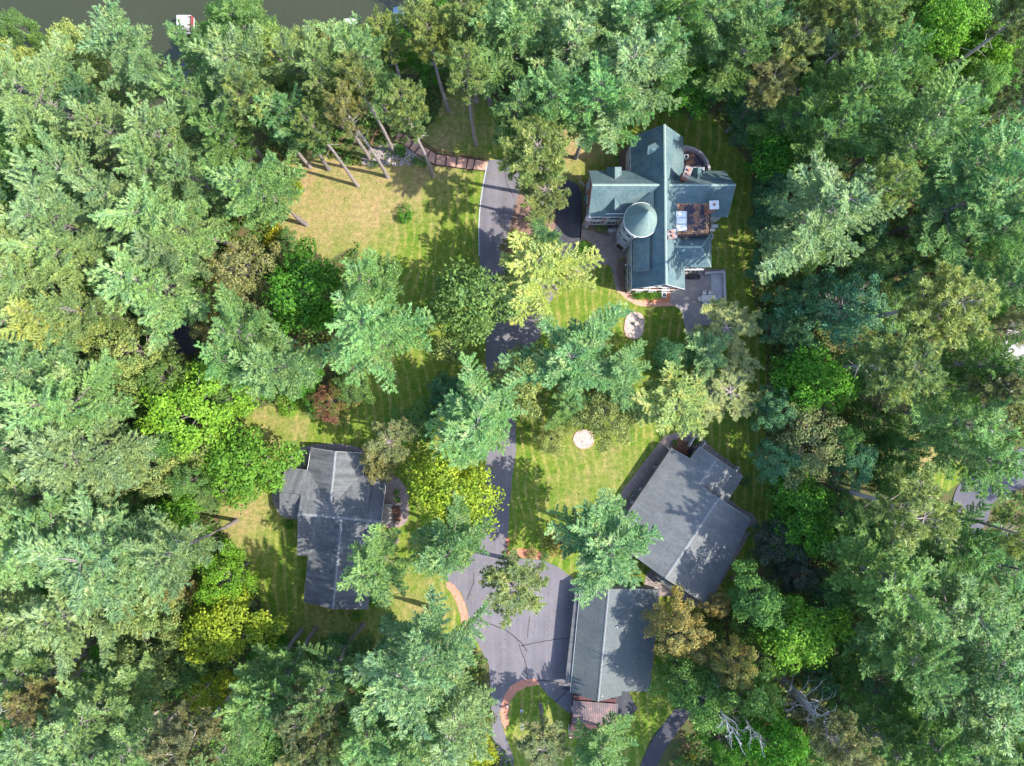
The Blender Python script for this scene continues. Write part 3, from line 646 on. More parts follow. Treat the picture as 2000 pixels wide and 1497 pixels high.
# south-east hipped block
g = [(1300, 454, ZE), (1390, 454.7, ZE), (1370, 482.4, 9.2), (1310, 482.4, 9.2), (1389, 522.4, ZE), (1318, 522.4, ZE), (1302, 482.4, 9.2)]
roof_plane(th, [g[0], g[1], g[2], g[6]], 'roof_green'); roof_plane(th, [g[1], g[4], g[2]], 'roof_green'); roof_plane(th, [g[5], g[4], g[2], g[6]], 'roof_green')
cap(th, g[2], g[3]); cap(th, g[2], g[1], w=.2); cap(th, g[2], g[4], w=.2)
wall_box(th, [g[0], g[1], g[4], g[5]], 0, ZE - .25, 'brick')
py_ = P(0, 522.4, ZE).y + .3
for t in (1340, 1358, 1376): window(th, Vector((P(t, 0, ZE).x, py_, 0)), east, 4.8, 1.1, 1.6, south); window(th, Vector((P(t, 0, ZE).x, py_, 0)), east, 1.4, 1.2, 2.2, south)
lat = MB()
x0_, x1_ = P(1331, 0, 5.5).x, P(1374, 0, 5.5).x; n_ = 10
for i in range(n_):
    xa = x0_ + (x1_ - x0_) * i / n_; xb = x0_ + (x1_ - x0_) * (i + 1) / n_; ym = P(0, 527, 5.5).y
    lat.tube([(xa, ym, 5.1), ((xa + xb) / 2, ym, 5.6), (xb, ym, 5.1)], [.05, .05, .05], 4)
lat.box(((x0_ + x1_) / 2, ym, 5.05), (x1_ - x0_, .1, .1)); lat.box(((x0_ + x1_) / 2, ym, 5.65), (x1_ - x0_, .1, .08)); lat.obj('lattice_trim', 'white', th)
# flat tarred roof with chimneys and skylight
fl = MB().prism([P(1316, 384, 8.7), P(1386, 395, 8.7), P(1387, 457, 8.7), P(1318, 465, 8.7)], 3.5).obj('flat_roof', 'roof_tar', th)
rgl = random.Random(21); lf = MB()
for k in range(900):
    t = rgl.random()
    edge = rgl.random() < .6
    x = rgl.choice([1318 + abs(rgl.gauss(0, 5)), 1385 - abs(rgl.gauss(0, 5))]) if edge else rgl.uniform(1318, 1385)
    y = rgl.uniform(398, 456) if edge and rgl.random() < .6 else rgl.choice([395 + abs(rgl.gauss(0, 3)), 458 - abs(rgl.gauss(0, 4))])
    if 1343 > x > 1318 and 412 < y < 452: continue
    if x < 1319: continue
    p = P(x, y, 8.72); a = rgl.uniform(0, 6); r = rgl.uniform(.05, .12)
    lf.add([(p.x + r * math.cos(a), p.y + r * math.sin(a), p.z), (p.x + r * math.cos(a + 2), p.y + r * math.sin(a + 2), p.z + .02), (p.x + r * math.cos(a + 4.1), p.y + r * math.sin(a + 4.1), p.z + .01)], [(0, 1, 2)])
MAT['litter'] = mottled('leaf_litter', (0.40, 0.18, 0.08), (0.52, 0.30, 0.15), 2)
o = lf.obj('leaf_litter', 'litter', th); o['kind'] = 'stuff'
pr = MB()
for (xa, ya, xb, yb) in ((1317, 385, 1386, 395.6), (1385.5, 396, 1386.5, 456), (1319, 464, 1386, 456.8)):
    a_, b_ = P(xa, ya, 8.8), P(xb, yb, 8.8); d_ = b_ - a_; pr.box(((a_.x + b_.x) / 2, (a_.y + b_.y) / 2, 8.78), (d_.length, .14, .16), math.atan2(d_.y, d_.x))
pr.obj('roof_kerb', 'wood_dark', th)
c0, c1 = P(1320.5, 413, 9.1), P(1341.3, 451, 9.1); fr = MB(); W_, L_ = c1.x - c0.x, c0.y - c1.y; mx, my = (c0.x + c1.x) / 2, (c0.y + c1.y) / 2
for s in (-1, 1): fr.box((mx + s * (W_ / 2 - .05), my, 8.95), (.1, L_, .5)); fr.box((mx, my + s * (L_ / 2 - .05), 8.95), (W_ - .2, .1, .5))
for s in (-1, 1): fr.box((mx, my + s * L_ / 6, 8.98), (W_ - .2, .07, .44))
sk = fr.obj('skylight', 'white', th)
for k in (-1, 0, 1): MB().box((mx, my + k * L_ / 3, 9.1), (W_ - .24, L_ / 3 - .14, .05)).obj('pane', 'skylight', sk)
def chimney(px, py, z0, z1, w, l, rz=0, pots=2, capm='stone', r=0):
    p = P(px, py, z1); m = MB(); m.box((p.x, p.y, (z0 + z1) / 2), (w, l, z1 - z0), rz)
    m.box((p.x, p.y, z1 - .55), (w + .16, l + .16, .16), rz)
    o = m.obj('chimney', 'brick', th); MB().box((p.x, p.y, z1 + .07), (w + .3, l + .3, .14), rz).obj('cap', capm, o)
    for k in range(pots):
        t = (k - (pots - 1) / 2) * .55; q = MB(); cx, cy = p.x - math.sin(rz) * t, p.y + math.cos(rz) * t
        q.tube([(cx, cy, z1 + .1), (cx, cy, z1 + .5)], [.17, .15], 10); q.obj('chimney_pot', 'brick', o)
    return o
chimney(1394.5, 401, 6, 12.1, 1.0, .9, .05, 1, 'white'); chimney(1343, 337, 5, 12.4, .7, 1.3, -.35, 2, 'rockbed'); chimney(1312, 458, 7, 11.9, 1.0, .95, .2, 2, 'rockbed')
# hipped bay on the north side of the east wing
b_ = [(1363, 352, 9.6), (1363, 331, 8.8), (1347, 336, 7.4), (1347, 352, 7.4), (1376.5, 338, 7.4), (1376.5, 346, 7.4), (1363, 349.5, 9.6)]
hb = MB().prism([P(1363, 327, 9.0), P(1363, 351, 9.6), P(1346.5, 347, 7.5), P(1347, 329, 7.3)], .14); hb.prism([P(1363, 351, 9.6), P(1363, 327, 9.0), P(1376.5, 333, 7.6), P(1376, 343, 7.8)], .14)
hb.obj('bay_roof', 'roof_green', th, slope_uv=True); wb = MB(); p = P(1361, 340, 6.5); wb.box((p.x, p.y, 3.6), (1.9, 1.6, 7.2)); wb.obj('bay_wall', 'stucco', th)
# round stone terrace on the north east
tc = P(1334, 340, 4.6); rr = 50 * S * (1 - 4.6 / H)
te = MB().disc((tc.x, tc.y), rr, 0, 4.6, 28, 0.0, math.pi / 2 + .1); te.obj('terrace_floor', 'roof_tar', th)
pw = MB(); 
for i in range(26):
    a0 = (math.pi / 2) * i / 26 + .02; a1 = (math.pi / 2) * (i + 1) / 26 + .02; v = []
    for a in (a0, a1):
        for r_, z_ in ((rr - .3, 4.55), (rr + .05, 4.55), (rr + .05, 5.2), (rr - .3, 5.2)): v.append((tc.x + r_ * math.cos(a), tc.y + r_ * math.sin(a), z_))
    pw.add(v, [(0, 1, 5, 4), (1, 2, 6, 5), (2, 3, 7, 6), (3, 0, 4, 7)])
pw.obj('parapet', 'stone', th)
for i in range(15):
    a = (math.pi / 2) * (i + .5) / 15 + .03; rs = rgl.uniform(.9, 1.1)
    MB().box((tc.x + (rr - .1) * math.cos(a), tc.y + (rr - .1) * math.sin(a), 5.38), (.46 * rs, .34 * rs, .42), a + math.pi / 2 + rgl.uniform(-.1, .1)).obj('stone_block', 'stone', th)
ac = P(1340, 307, 5.1); acm = MB().box((ac.x, ac.y, 4.95), (.62, .62, .7)).obj('air_conditioner', 'white', th); MB().disc((ac.x, ac.y), .22, 5.28, 5.34, 16).obj('fan_grille', 'black', acm)
# round turret
bc = Vector((228.5 * S, 288.6 * S, 0)); ZT, ZA = 10.6, 15.6
tw = MB().disc((bc.x, bc.y), 2.12, 0, ZT - .1, 36); tw.obj('turret_wall', 'stucco', th, smooth=False)
cone = MB(); kk = 48; rt = 2.42; rings = [(rt, ZT - .15), (rt * .66, ZT + 1.55), (rt * .33, ZT + 3.25), (0.02, ZA)]
for r_, z_ in rings: cone.v += [(bc.x + r_ * math.cos(2 * math.pi * j / kk), bc.y + r_ * math.sin(2 * math.pi * j / kk), z_) for j in range(kk)]
for i in range(3): cone.f += [(i * kk + j, i * kk + (j + 1) % kk, (i + 1) * kk + (j + 1) % kk, (i + 1) * kk + j) for j in range(kk)]
cone.f.append(tuple(range(kk))[::-1]); cone.obj('turret_roof', 'roof_turret', th, slope_uv=True)
rg_ = MB()
for j in range(48):
    a, b = 2 * math.pi * j / 48, 2 * math.pi * (j + 1) / 48
    rg_.tube([(bc.x + (rt + .03) * math.cos(a), bc.y + (rt + .03) * math.sin(a), ZT - .16), (bc.x + (rt + .03) * math.cos(b), bc.y + (rt + .03) * math.sin(b), ZT - .16)], [.06, .06], 4, False)
rg_.obj('turret_gutter', 'white', th)
MB().tube([(bc.x, bc.y, ZA - .2), (bc.x, bc.y, ZA + .35), (bc.x, bc.y, ZA + .9)], [.09, .06, .01], 6).obj('finial', 'metal', th)
for ang in (200, 232, 262):
    a = math.radians(ang); nn = Vector((math.cos(a), math.sin(a), 0)); dd_ = Vector((-nn.y, nn.x, 0))
    for zz, hh in ((7.9, 1.5), (4.6, 1.5)): window(th, bc + nn * 2.12, dd_, zz, .8, hh, nn)
bnd = MB()
for zz in (3.1, 6.3, 9.7): bnd.disc((bc.x, bc.y), 2.2, zz - .12, zz + .12, 36)
bnd.obj('stone_band', 'white', th)
por = MB(); a = math.radians(232); nn = Vector((math.cos(a), math.sin(a), 0)); por.box((bc.x + nn.x * 2.2, bc.y + nn.y * 2.2, 1.5), (.9, 1.9, 3.0), a); po = por.obj('porch', 'stone', th)
MB().box((bc.x + nn.x * 2.66, bc.y + nn.y * 2.66, 1.25), (.06, 1.1, 2.2), a).obj('door', 'wood_dark', th)
for i, (r_, z_) in enumerate(((3.05, .17), (2.72, .34), (2.4, .51))):
    MB().disc((bc.x, bc.y), r_, 0 if i == 0 else z_ - .17, z_, 40, math.radians(140), math.radians(300)).obj('step', 'paver', th)
MB().box((bc.x - 2.75, bc.y + .55, .6), (1.3, .6, 1.2), .1).obj('stair_pier', 'stone', th)
for yv, xv in ((447, 1386), (440, 1392)):
    p = P(xv, yv, 3); MB().box((p.x + .5, p.y, 2.2), (1.0, .5, .5)).obj('bay_sill', 'white', th)

# ---------------------------------------------------------------- grey house on the left
gh = empty('grey_house', P(650, 1010), 'low grey-shingled house with crossing gables on the left lawn', 'house')
z0e, zr_ = 3.2, 5.6
a_, b_, c_, d_, r1_, r2_ = (607, 875, 3.2), (600, 962, 3.2), (700, 975, 3.2), (714, 886, 3.2), (655, 882.5, 5.0), (645, 983, 5.15)
roof_plane(gh, [a_, b_, r2_, r1_], 'roof_grey'); roof_plane(gh, [c_, d_, r1_, r2_], 'roof_grey'); cap(gh, r1_, r2_, 'ridge_grey', .4)
roof_plane(gh, [(556, 914, 3.2), (755, 935, 3.2), (744, 1020, zr_), (582, 1004, zr_), (588, 966, 4.6), (548, 960, 4.4)], 'roof_grey')
roof_plane(gh, [(546, 960, 4.35), (588, 967, 4.5), (582, 1010, 3.5), (546, 1007, 3.3)], 'roof_grey')
roof_plane(gh, [(582, 1004, zr_), (744, 1020, zr_), (737, 1098, 3.2), (580, 1084, 3.2)], 'roof_grey'); cap(gh, (582, 1004, zr_), (744, 1020, zr_), 'ridge_grey', .4)
a3_, b3_, c3_, d3_, r3_, r4_ = (609, 1015, 3.2), (593, 1176, 3.2), (719, 1190, 3.2), (733, 1040, 3.2), (667, 1013, 5.65), (650, 1190, 5.4)
roof_plane(gh, [a3_, b3_, r4_, r3_], 'roof_grey'); roof_plane(gh, [d3_, c3_, r4_, r3_], 'roof_grey'); cap(gh, r3_, r4_, 'ridge_grey', .4)
wall_box(gh, [a_, b_, c_, d_], 0, 2.95, 'wall_grey', .45); wall_box(gh, [(558, 918, 3.2), (753, 937, 3.2), (736, 1094, 3.2), (584, 1080, 3.2)], 0, 2.95, 'wall_grey', .45)
wall_box(gh, [(549, 962, 3.2), (590, 966, 3.2), (588, 1006, 3.2), (549, 1003, 3.2)], 0, 2.95, 'wall_grey', .3)
wall_box(gh, [a3_, b3_, c3_, d3_], 0, 2.95, 'wall_grey', .45)
nn_ = Vector((.1, 1, 0)).normalized()
gable_wall(gh, a_, d_, r1_, 0, 'wall_grey', -nn_); gable_wall(gh, b3_, c3_, r4_, 0, 'wall_grey', nn_)
fascia(gh, [(556, 914, 3.2), (600, 919, 3.2), a_, r1_, d_, (709, 930, 3.2), (755, 935, 3.2)], 'white', .045); fascia(gh, [(755, 935, 3.2), (744, 1020, zr_), (737, 1098, 3.2)], 'white', .045)
fascia(gh, [(580, 1084, 3.2), (602, 1086, 3.2), b3_, r4_, c3_], 'white', .045); fascia(gh, [(582, 1004, zr_), (580, 1084, 3.2)], 'metal', .05)
for x, y, z in ((563, 981, 4.1), (599, 1058, 4.3), (647, 1116, 5.4)):
    p = P(x, y, z); MB().tube([(p.x, p.y, z - .2), (p.x, p.y, z + .4)], [.07, .07], 8).obj('vent_pipe', 'black', gh)
for xx in (630, 680): window(gh, P(xx, 884, 1.6) - Vector((0, .4, 0)), Vector((1, -.1, 0)), 1.6, 1.4, 1.2, nn_)

# stair flights of the terrace by the grey house
def stair(px, py, n, w, run, rz, label, mat='wood', top=.9, cat='steps'):
    p = P(px, py); r = empty('steps', p, label, cat, rz=rz)
    for i in range(n):
        b = MB().box((0, i * run, (i + 1) * top / n / 2), (w, run * .82, (i + 1) * top / n)); o = bpy.data.objects.new('tread', b.mesh('tread', mat)); link(o, r)
    for s in (-1, 1):
        b = MB(); b.tube([(s * w / 2, 0, .95), (s * w / 2, run * (n - 1), .95 + top)], [.04, .04], 5); b.box((s * w / 2, 0, .5), (.07, .07, 1.0)); b.box((s * w / 2, run * (n - 1), top / 2 + .5), (.07, .07, top + 1.0))
        o = bpy.data.objects.new('handrail', b.mesh('handrail', 'wood_dark')); link(o, r)
    return r
stair(781, 997, 4, 1.1, .3, math.pi / 2, 'short wooden steps with rails down to the brown terrace by the grey house', 'wood')
stair(781, 1012, 3, .9, .28, math.pi / 2, 'lower, half hidden wooden steps beside the brown terrace', 'wood')
stair(731, 926, 4, .8, .28, math.pi / 2, 'small pale-edged steps in the dark corner behind the grey house', 'wood')
dk = empty('entry_deck', P(757, 1000), 'grey boarded landing between the grey house and its terrace steps', 'deck')
for i in range(9): MB().box((P(752, 0).x + .0, P(0, 985 + i * 4.5).y, .75), (2.6, .34, .1)).obj('board', 'wall_grey', dk)
MB().box((P(752, 0).x, P(0, 1003).y, .35), (2.4, 3.0, .68)).obj('deck_base', 'wood_dark', dk)

# ---------------------------------------------------------------- angled house on the right
ah = empty('angled_house', P(1350, 1010), 'large dark grey-roofed house set at an angle beside the long garage', 'house')
NW, n1, n2, NE, NS, RA, RB, SW = (1310.7, 875.8, 3.2), (1348.8, 897, 4.3), (1366.5, 873.3, 4.4), (1400.8, 896, 5.35), (1366.6, 945.6, 5.35), (1404.6, 973.6, 6.5), (1299.3, 1130, 6.5), (1191.8, 1051.9, 3.2)
roof_plane(ah, [NW, n1, NS, RA, RB, SW], 'roof_grey2'); roof_plane(ah, [n1, n2, NE, NS], 'roof_grey2')
roof_plane(ah, [RA, (1466.8, 1015.4, 4.1), (1384.3, 1183, 4.1), RB], 'roof_grey2'); roof_plane(ah, [NE, (1451, 931.7, 3.45), (1419.8, 981, 3.45), (1403, 973, 3.9), NS], 'roof_grey2')
cap(ah, RA, RB, 'ridge_grey', .4); cap(ah, NE, NS, 'ridge_grey', .35)
wall_box(ah, [NW, n1, RA, (1466.8, 1015.4, 3.2), (1384.3, 1183, 3.2), (1296, 1125, 3.2), SW], 0, 2.9, 'wall_grey', .5)
wall_box(ah, [n2, (1451, 931.7, 3.2), (1419.8, 981, 3.2), (1372, 950, 3.2), (1350, 900, 3.2)], 0, 2.9, 'wall_grey', .4)
dn = Vector((-.56, -.83, 0)).normalized()
gable_wall(ah, SW, (1384.3, 1183, 4.1), RB, 0, 'wall_grey', Vector((.56, .83, 0)).normalized())
fascia(ah, [SW, NW], 'red', .05); fascia(ah, [NW, n1, n2, NE, (1451, 931.7, 3.45), (1419.8, 981, 3.45)], 'white', .045); fascia(ah, [RA, (1466.8, 1015.4, 4.1), (1384.3, 1183, 4.1), RB, SW], 'white', .045)
for x, y, z in ((1426, 930, 4.6), (1399, 910, 5.3), (1396, 983, 6.4), (1368, 943, 5.4)):
    p = P(x, y, z); MB().tube([(p.x, p.y, z - .3), (p.x, p.y, z + .3)], [.07, .07], 8).obj('vent_pipe', 'white', ah)
pf = MB().prism([P(1279, 1126, 2.7), P(1286, 1120, 2.7), P(1316, 1145, 2.7), P(1311, 1154, 2.7)], .2).obj('porch_roof', 'roof_grey2', ah, slope_uv=True)
MB().prism([P(1281, 1128, .02 + 2.5), P(1285, 1123, 2.5), P(1312, 1146, 2.5), P(1309, 1150, 2.5)], 2.5).obj('porch_wall', 'wall_grey', ah)
# deck in the notch, fin walls, tub
ad = empty('sunken_deck', P(1334, 878), 'reddish wooden deck tucked into the notch of the angled house', 'deck')
ux, uy = Vector((.86, -.5, 0)), Vector((.5, .86, 0)); c0 = P(1331, 878)
for i in range(13):
    q = c0 + ux * (-1.25 + i * .21) + Vector((0, 0, .14)); MB().box(tuple(q), (.17, 2.7, .06), math.atan2(uy.y, uy.x) - math.pi / 2).obj('board', 'wood', ad)
MB().prism([P(1345, 882, .6), P(1352, 871, .6), P(1362, 880, .6), P(1353, 896, .6)], .6).obj('tub', 'black', empty('covered_tub', P(1352, 882), 'dark covered tub sunk beside the reddish deck', 'hot tub'))
def fin(px1, py1, px2, py2, label, h=1.5, zt=.0, mat='white', w=.12):
    a, b = P(px1, py1), P(px2, py2); d = b - a; o = MB().box(((a.x + b.x) / 2, (a.y + b.y) / 2, h / 2), (d.length, w, h), math.atan2(d.y, d.x)).obj('garden_wall', mat, None); tag(o, label, 'wall'); return o
fin(1354, 851, 1342, 871, 'slim pale wall between the deck and the fenced shrub'); fin(1373, 863, 1360, 882, 'slim pale wall on the right of the fenced shrub')
fin(1438.5, 910, 1433, 918, 'short pale fin wall near the pointed right corner of the angled house'); fin(1301, 873, 1307, 881, 'short pale fin wall at the top left corner of the angled house')

# ---------------------------------------------------------------- long garage
ga_ = empty('long_garage', P(1200, 1250), 'long dark-roofed garage beside the asphalt court', 'garage')
G1, G2, G3, G4 = (1132.7, 1154, 3.2), (1113.6, 1352.7, 3.2), (1168, 1371, 5.6), (1189, 1151, 5.6)
K1, K2, K3, K4, K5 = (1237, 1150, 4.0), (1214, 1358.6, 4.0), (1214.5, 1351, 4.0), (1269.7, 1350.6, 2.7), (1289, 1151.8, 2.7)
roof_plane(ga_, [G1, G2, G3, G4], 'roof_dark'); roof_plane(ga_, [G4, G3, K2, K1], 'roof_dark'); roof_plane(ga_, [K1, K3, K4, K5], 'roof_dark'); cap(ga_, G3, G4, 'ridge_grey', .3)
wall_box(ga_, [G1, G2, K2, K1], 0, 2.95, 'wall_grey', .5); wall_box(ga_, [K1, K3, K4, K5], 0, 2.4, 'wall_grey', .4)
gable_wall(ga_, G2, K2, G3, 0, 'wall_grey', Vector((-.1, 1, 0)).normalized())
fascia(ga_, [G1, G2], 'white', .05, dz=-.02); fascia(ga_, [K5, K4], 'red', .05); fascia(ga_, [G2, G3, K2], 'metal', .04)
roof_plane(ga_, [(1124, 1150, 2.75), (1103.5, 1333.5, 2.75), (1116, 1335, 3.0), (1135, 1150, 3.0)], 'roof_grey', .14, 'pent_roof')
for x, y, z in ((1205, 1224, 4.9), (1176, 1358, 5.2), (1205, 1301, 4.9)):
    p = P(x, y, z); MB().tube([(p.x, p.y, z - .3), (p.x, p.y, z + .35)], [.09, .09], 8).obj('vent_pipe', 'white', ga_)
p1, p2 = P(1120, 1165, 0), P(1103, 1330, 0); dv = (p2 - p1).normalized(); nv = Vector((-1, -.1, 0)).normalized()
gx = P(*G1).x
for i in range(5):
    t = (i + .5) / 5; q = P(*G1).lerp(P(*G2), t) - nv * .5; q.z = 0
    gd = MB().box((q.x + nv.x * .03, q.y + nv.y * .03, 1.15), (2.5, .1, 2.3), math.atan2(dv.y, dv.x)).obj('garage_door', 'white', ga_)

# ---------------------------------------------------------------- red shed
rs = empty('metal_shed', P(1160, 1400), 'small shed with ribbed metal roof, grey above and dark red below', 'shed')
h1, h2, h3, h4, h5, h6 = (1119.7, 1368.6, 2.8), (1206.7, 1375.5, 2.8), (1204.4, 1416.3, 3.9), (1117.5, 1408.8, 3.9), (1110.7, 1440, 2.6), (1199, 1448, 2.6)
roof_plane(rs, [h1, h2, h3, h4], 'greymetal', .06); roof_plane(rs, [h4, h3, h6, h5], 'redmetal', .06)
def ribs(root, a, b, c, d, n, mat):
    a, b, c, d = P(*a), P(*b), P(*c), P(*d)
    me = None
    for i in range(n):
        t = (i + .5) / n; p, q = a.lerp(b, t), d.lerp(c, t); m = MB().tube([p + Vector((0, 0, .02)), q + Vector((0, 0, .02))], [.035, .035], 4); m.obj('rib', mat, root)
ribs(rs, h1, h2, h3, h4, 24, 'greymetal'); ribs(rs, h4, h3, h6, h5, 24, 'redmetal'); cap(rs, h4, h3, 'greymetal', .25)
wall_box(rs, [h1, h2, h6, h5], 0, 2.5, 'redmetal', .25)
pl = MB().prism([P(1121, 1359, 2.5), P(1203, 1366, 2.5), P(1205, 1376, 2.4), P(1119, 1369, 2.4)], .1).obj('lean_to_roof', 'redmetal', rs)
MB().box(tuple(P(1113, 1428, 1.2)), (.3, 1.2, 2.0)).obj('side_door', 'white', rs)
MB().box(tuple(P(1117.5, 1384, 1.3)), (.25, .6, .7)).obj('meter_box', 'white', rs)

# ---------------------------------------------------------------- brick steps down to the lake
bs = empty('brick_steps', P(850, 310), 'wide terraced brick steps with dark timber edges, leading down from the drive', 'steps')
Nn = [(953.6, 316), (928, 311), (914, 309), (893.5, 306.5), (872.5, 304), (852.5, 301), (841, 293), (823, 283), (808, 274.5), (797, 266), (790, 261), (778, 256)]
Ss = [(947, 334.4), (924, 332), (911, 331), (890.5, 328), (870, 325), (849, 322.5), (833, 313), (809, 299), (799.5, 291), (786, 284), (779, 278.5), (768, 277.6)]
zz = -.02
hts = []
for i in range(len(Nn) - 1):
    a, b, c, d = Nn[i], Nn[i + 1], Ss[i + 1], Ss[i]; zc = gz_uv(np.array([(a[0] + c[0]) / 2]), np.array([(a[1] + c[1]) / 2]))[0] + .08; hts.append(zc)
    pts = [P(*t, zc) for t in (a, b, c, d)]; cc = sum(pts, Vector()) / 4
    MB().prism([cc.lerp(q, .985) for q in pts], .25).obj('tread', 'brickpave', bs)
    q0, q1 = P(*b, zc + .05), P(*c, zc + .05); dd = q1 - q0; MB().box(((q0.x + q1.x) / 2, (q0.y + q1.y) / 2, zc - .02), (dd.length, .17, .24), math.atan2(dd.y, dd.x)).obj('riser_timber', 'wood_dark', bs)
for nm, pts in (('north', Nn), ('south', Ss)):
    for i in range(len(pts) - 1):
        z_ = hts[i]; q0, q1 = P(*pts[i], z_), P(*pts[i + 1], z_); dd = q1 - q0
        MB().box(((q0.x + q1.x) / 2, (q0.y + q1.y) / 2, z_ + .02), (dd.length + .08, .14, .3), math.atan2(dd.y, dd.x)).obj('edge_timber', 'wood_dark', bs)
MB().prism([P(778, 256, -.9), P(768, 277.6, -.9), P(752, 278, -.9), P(735, 300, -.9), P(726, 292, -.9), P(735, 262, -.9), P(757, 255, -.9)], .4).obj('landing', 'brickpave', bs)
fr_ = empty('timber_railing', P(800, 275), 'dark brown timber railing along the upper side of the brick steps', 'railing')
def rail_run(root, pts, post_every=1.5, h=1.0):
    pts = [G(x, y) for x, y in pts]
    for a, b in zip(pts[:-1], pts[1:]):
        d = b - a; n = max(1, round(d.length / post_every))
        for i in range(n + 1): 
            q = a.lerp(b, i / n); MB().box((q.x, q.y, q.z + h / 2 + .0), (.1, .1, h)).obj('post', 'wood_dark', root)
        for z_ in (h, h * .55): MB().tube([a + Vector((0, 0, z_)), b + Vector((0, 0, z_))], [.05, .05], 4).obj('rail', 'wood', root)
rail_run(fr_, [(955, 314), (852, 297), (785, 254)]); 
fr2 = empty('timber_railing', P(745, 258), 'brown timber railing round the landing under the leaning pine trunks', 'railing'); rail_run(fr2, [(783, 253), (762, 253)]); rail_run(fr2, [(757, 253), (737, 260), (722, 292)])
ws = empty('wooden_stairs', G(771, 240), 'dark wooden staircase dropping towards the lake from the brick landing', 'stairs')
for i in range(9):
    p = G(768, 251 - i * 3.3); MB().box((p.x, p.y, p.z + .12 - i * .05), (1.7, .24, .08)).obj('tread', 'wood_dark', ws)
for x in (761, 775): MB().tube([G(x, 252, .9), G(x, 222, .4)], [.06, .06], 4).obj('handrail', 'wood', ws)

# ---------------------------------------------------------------- lake things
def deck_boards(name, px0, py0, px1, py1, z, label, cat, n, mat='white', extra=None):
    a, b = P(px0, py0, z), P(px1, py1, z); r = empty(name, ((a.x + b.x) / 2, (a.y + b.y) / 2, z - .3), label, cat)
    w = abs(b.x - a.x); l = abs(a.y - b.y)
    for i in range(n): MB().box(((a.x + b.x) / 2, a.y - l * (i + .5) / n * (1 if a.y > b.y else -1), z), (w, l / n * .9, .08)).obj('plank', mat, r)
    for sx_ in (-1, 1):
        for sy_ in (-1, 1): MB().tube([((a.x + b.x) / 2 + sx_ * w * .45, (a.y + b.y) / 2 + sy_ * l * .45, -6), ((a.x + b.x) / 2 + sx_ * w * .45, (a.y + b.y) / 2 + sy_ * l * .45, z + .25)], [.08, .08], 6).obj('pile', 'wood_dark', r)
    return r
bt = empty('pontoon_boat', P(366, 50, -4.1), 'white pontoon boat with a red rail, moored behind the pine tips', 'boat')
a, b = P(353, 34, -3.7), P(378, 66, -3.7); w = b.x - a.x; l = a.y - b.y; mx, my = (a.x + b.x) / 2, (a.y + b.y) / 2
MB().box((mx, my, -3.85), (w, l, .18)).obj('deck', 'white', bt)
for s in (-1, 1): MB().tube([(mx + s * w * .36, my - l / 2, -4.15), (mx + s * w * .36, my + l * .46, -4.15), (mx + s * w * .36, my + l * .56, -4.0)], [.3, .3, .05], 10).obj('float', 'metal', bt)
MB().box((mx + w / 2 - .05, my, -3.4), (.09, l, .75)).obj('side_rail', 'red', bt); MB().box((mx, my + l / 2 - .05, -3.4), (w - .2, .09, .7)).obj('front_rail', 'white', bt); MB().box((mx - w / 2 + .05, my, -3.4), (.09, l, .7)).obj('side_rail', 'white', bt)
MB().box((mx - .1, my, -2.1), (w * .8, l * .62, .06)).obj('canopy', 'white', bt)
for s in (-1, 1):
    for t in (-1, 1): MB().tube([(mx - .1 + s * w * .38, my + t * l * .29, -3.8), (mx - .1 + s * w * .38, my + t * l * .29, -2.1)], [.03, .03], 5).obj('canopy_pole', 'metal', bt)
for t in (-.3, .1): MB().box((mx, my + t * l, -3.5), (w * .6, .55, .5)).obj('seat', 'wall_grey', bt)
deck_boards('boat_dock', 672, 37, 700, 47, -3.7, 'white boat dock at the lake edge behind the crown of a pale pine', 'dock', 5)
deck_boards('boat_dock', 785, 31, 800, 52, -3.7, 'pale dock walkway beside the blue-covered boat lift', 'dock', 8, 'concrete')
lf_ = empty('boat_lift', P(778, 33, -3.8), 'blue-grey covered boat lift at the lake edge, right of the white dock', 'boat lift')
p = P(778, 31, -2.4); m = MB(); m.add([(p.x - .9, p.y - 1.5, p.z - .4), (p.x, p.y - 1.5, p.z), (p.x + .9, p.y - 1.5, p.z - .4), (p.x - .9, p.y + 1.5, p.z - .4), (p.x, p.y + 1.5, p.z), (p.x + .9, p.y + 1.5, p.z - .4)], [(0, 1, 4, 3), (1, 2, 5, 4), (0, 2, 1), (3, 4, 5), (0, 3, 5, 2)]); m.obj('cover', 'blue', lf_)
for s in (-1, 1):
    for t in (-1, 1): MB().tube([(p.x + s * .8, p.y + t * 1.4, -6.5), (p.x + s * .8, p.y + t * 1.4, p.z - .4)], [.06, .06], 6).obj('pole', 'metal', lf_)

# ---------------------------------------------------------------- patio furniture
def chair_at(px, py, rz, label, first=[None]):
    if first[0] is None:
        r = empty('patio_chair', (0, 0, 0)); 
        def part(n, mb, mat): o = bpy.data.objects.new(n, mb.mesh(n, mat)); link(o, r)
        part('seat', MB().box((0, 0, .44), (.56, .54, .07)), 'white'); part('backrest', MB().box((0, .29, .72), (.54, .07, .52), rx=-.2), 'white')
        for sx_ in (-1, 1):
            part('armrest', MB().box((sx_ * .29, .02, .64), (.06, .5, .04)), 'white')
            for sy_ in (-1, 1): part('leg', MB().box((sx_ * .25, sy_ * .22, .2), (.05, .05, .42)), 'white')
        first[0] = r; o = r
    else:
        o = first[0].copy(); C.objects.link(o)
        for ch in first[0].children:
            c = ch.copy(); C.objects.link(c); c.parent = o
    p = P(px, py, .03); o.location = p; o.rotation_euler = (0, 0, rz); tag(o, label, 'chair', 'white chairs around the patio table'); return o
chair_at(1374, 573, 0, 'white patio chair on the left of the two above the table'); chair_at(1385.5, 573, -.15, 'white patio chair on the right of the two above the table')
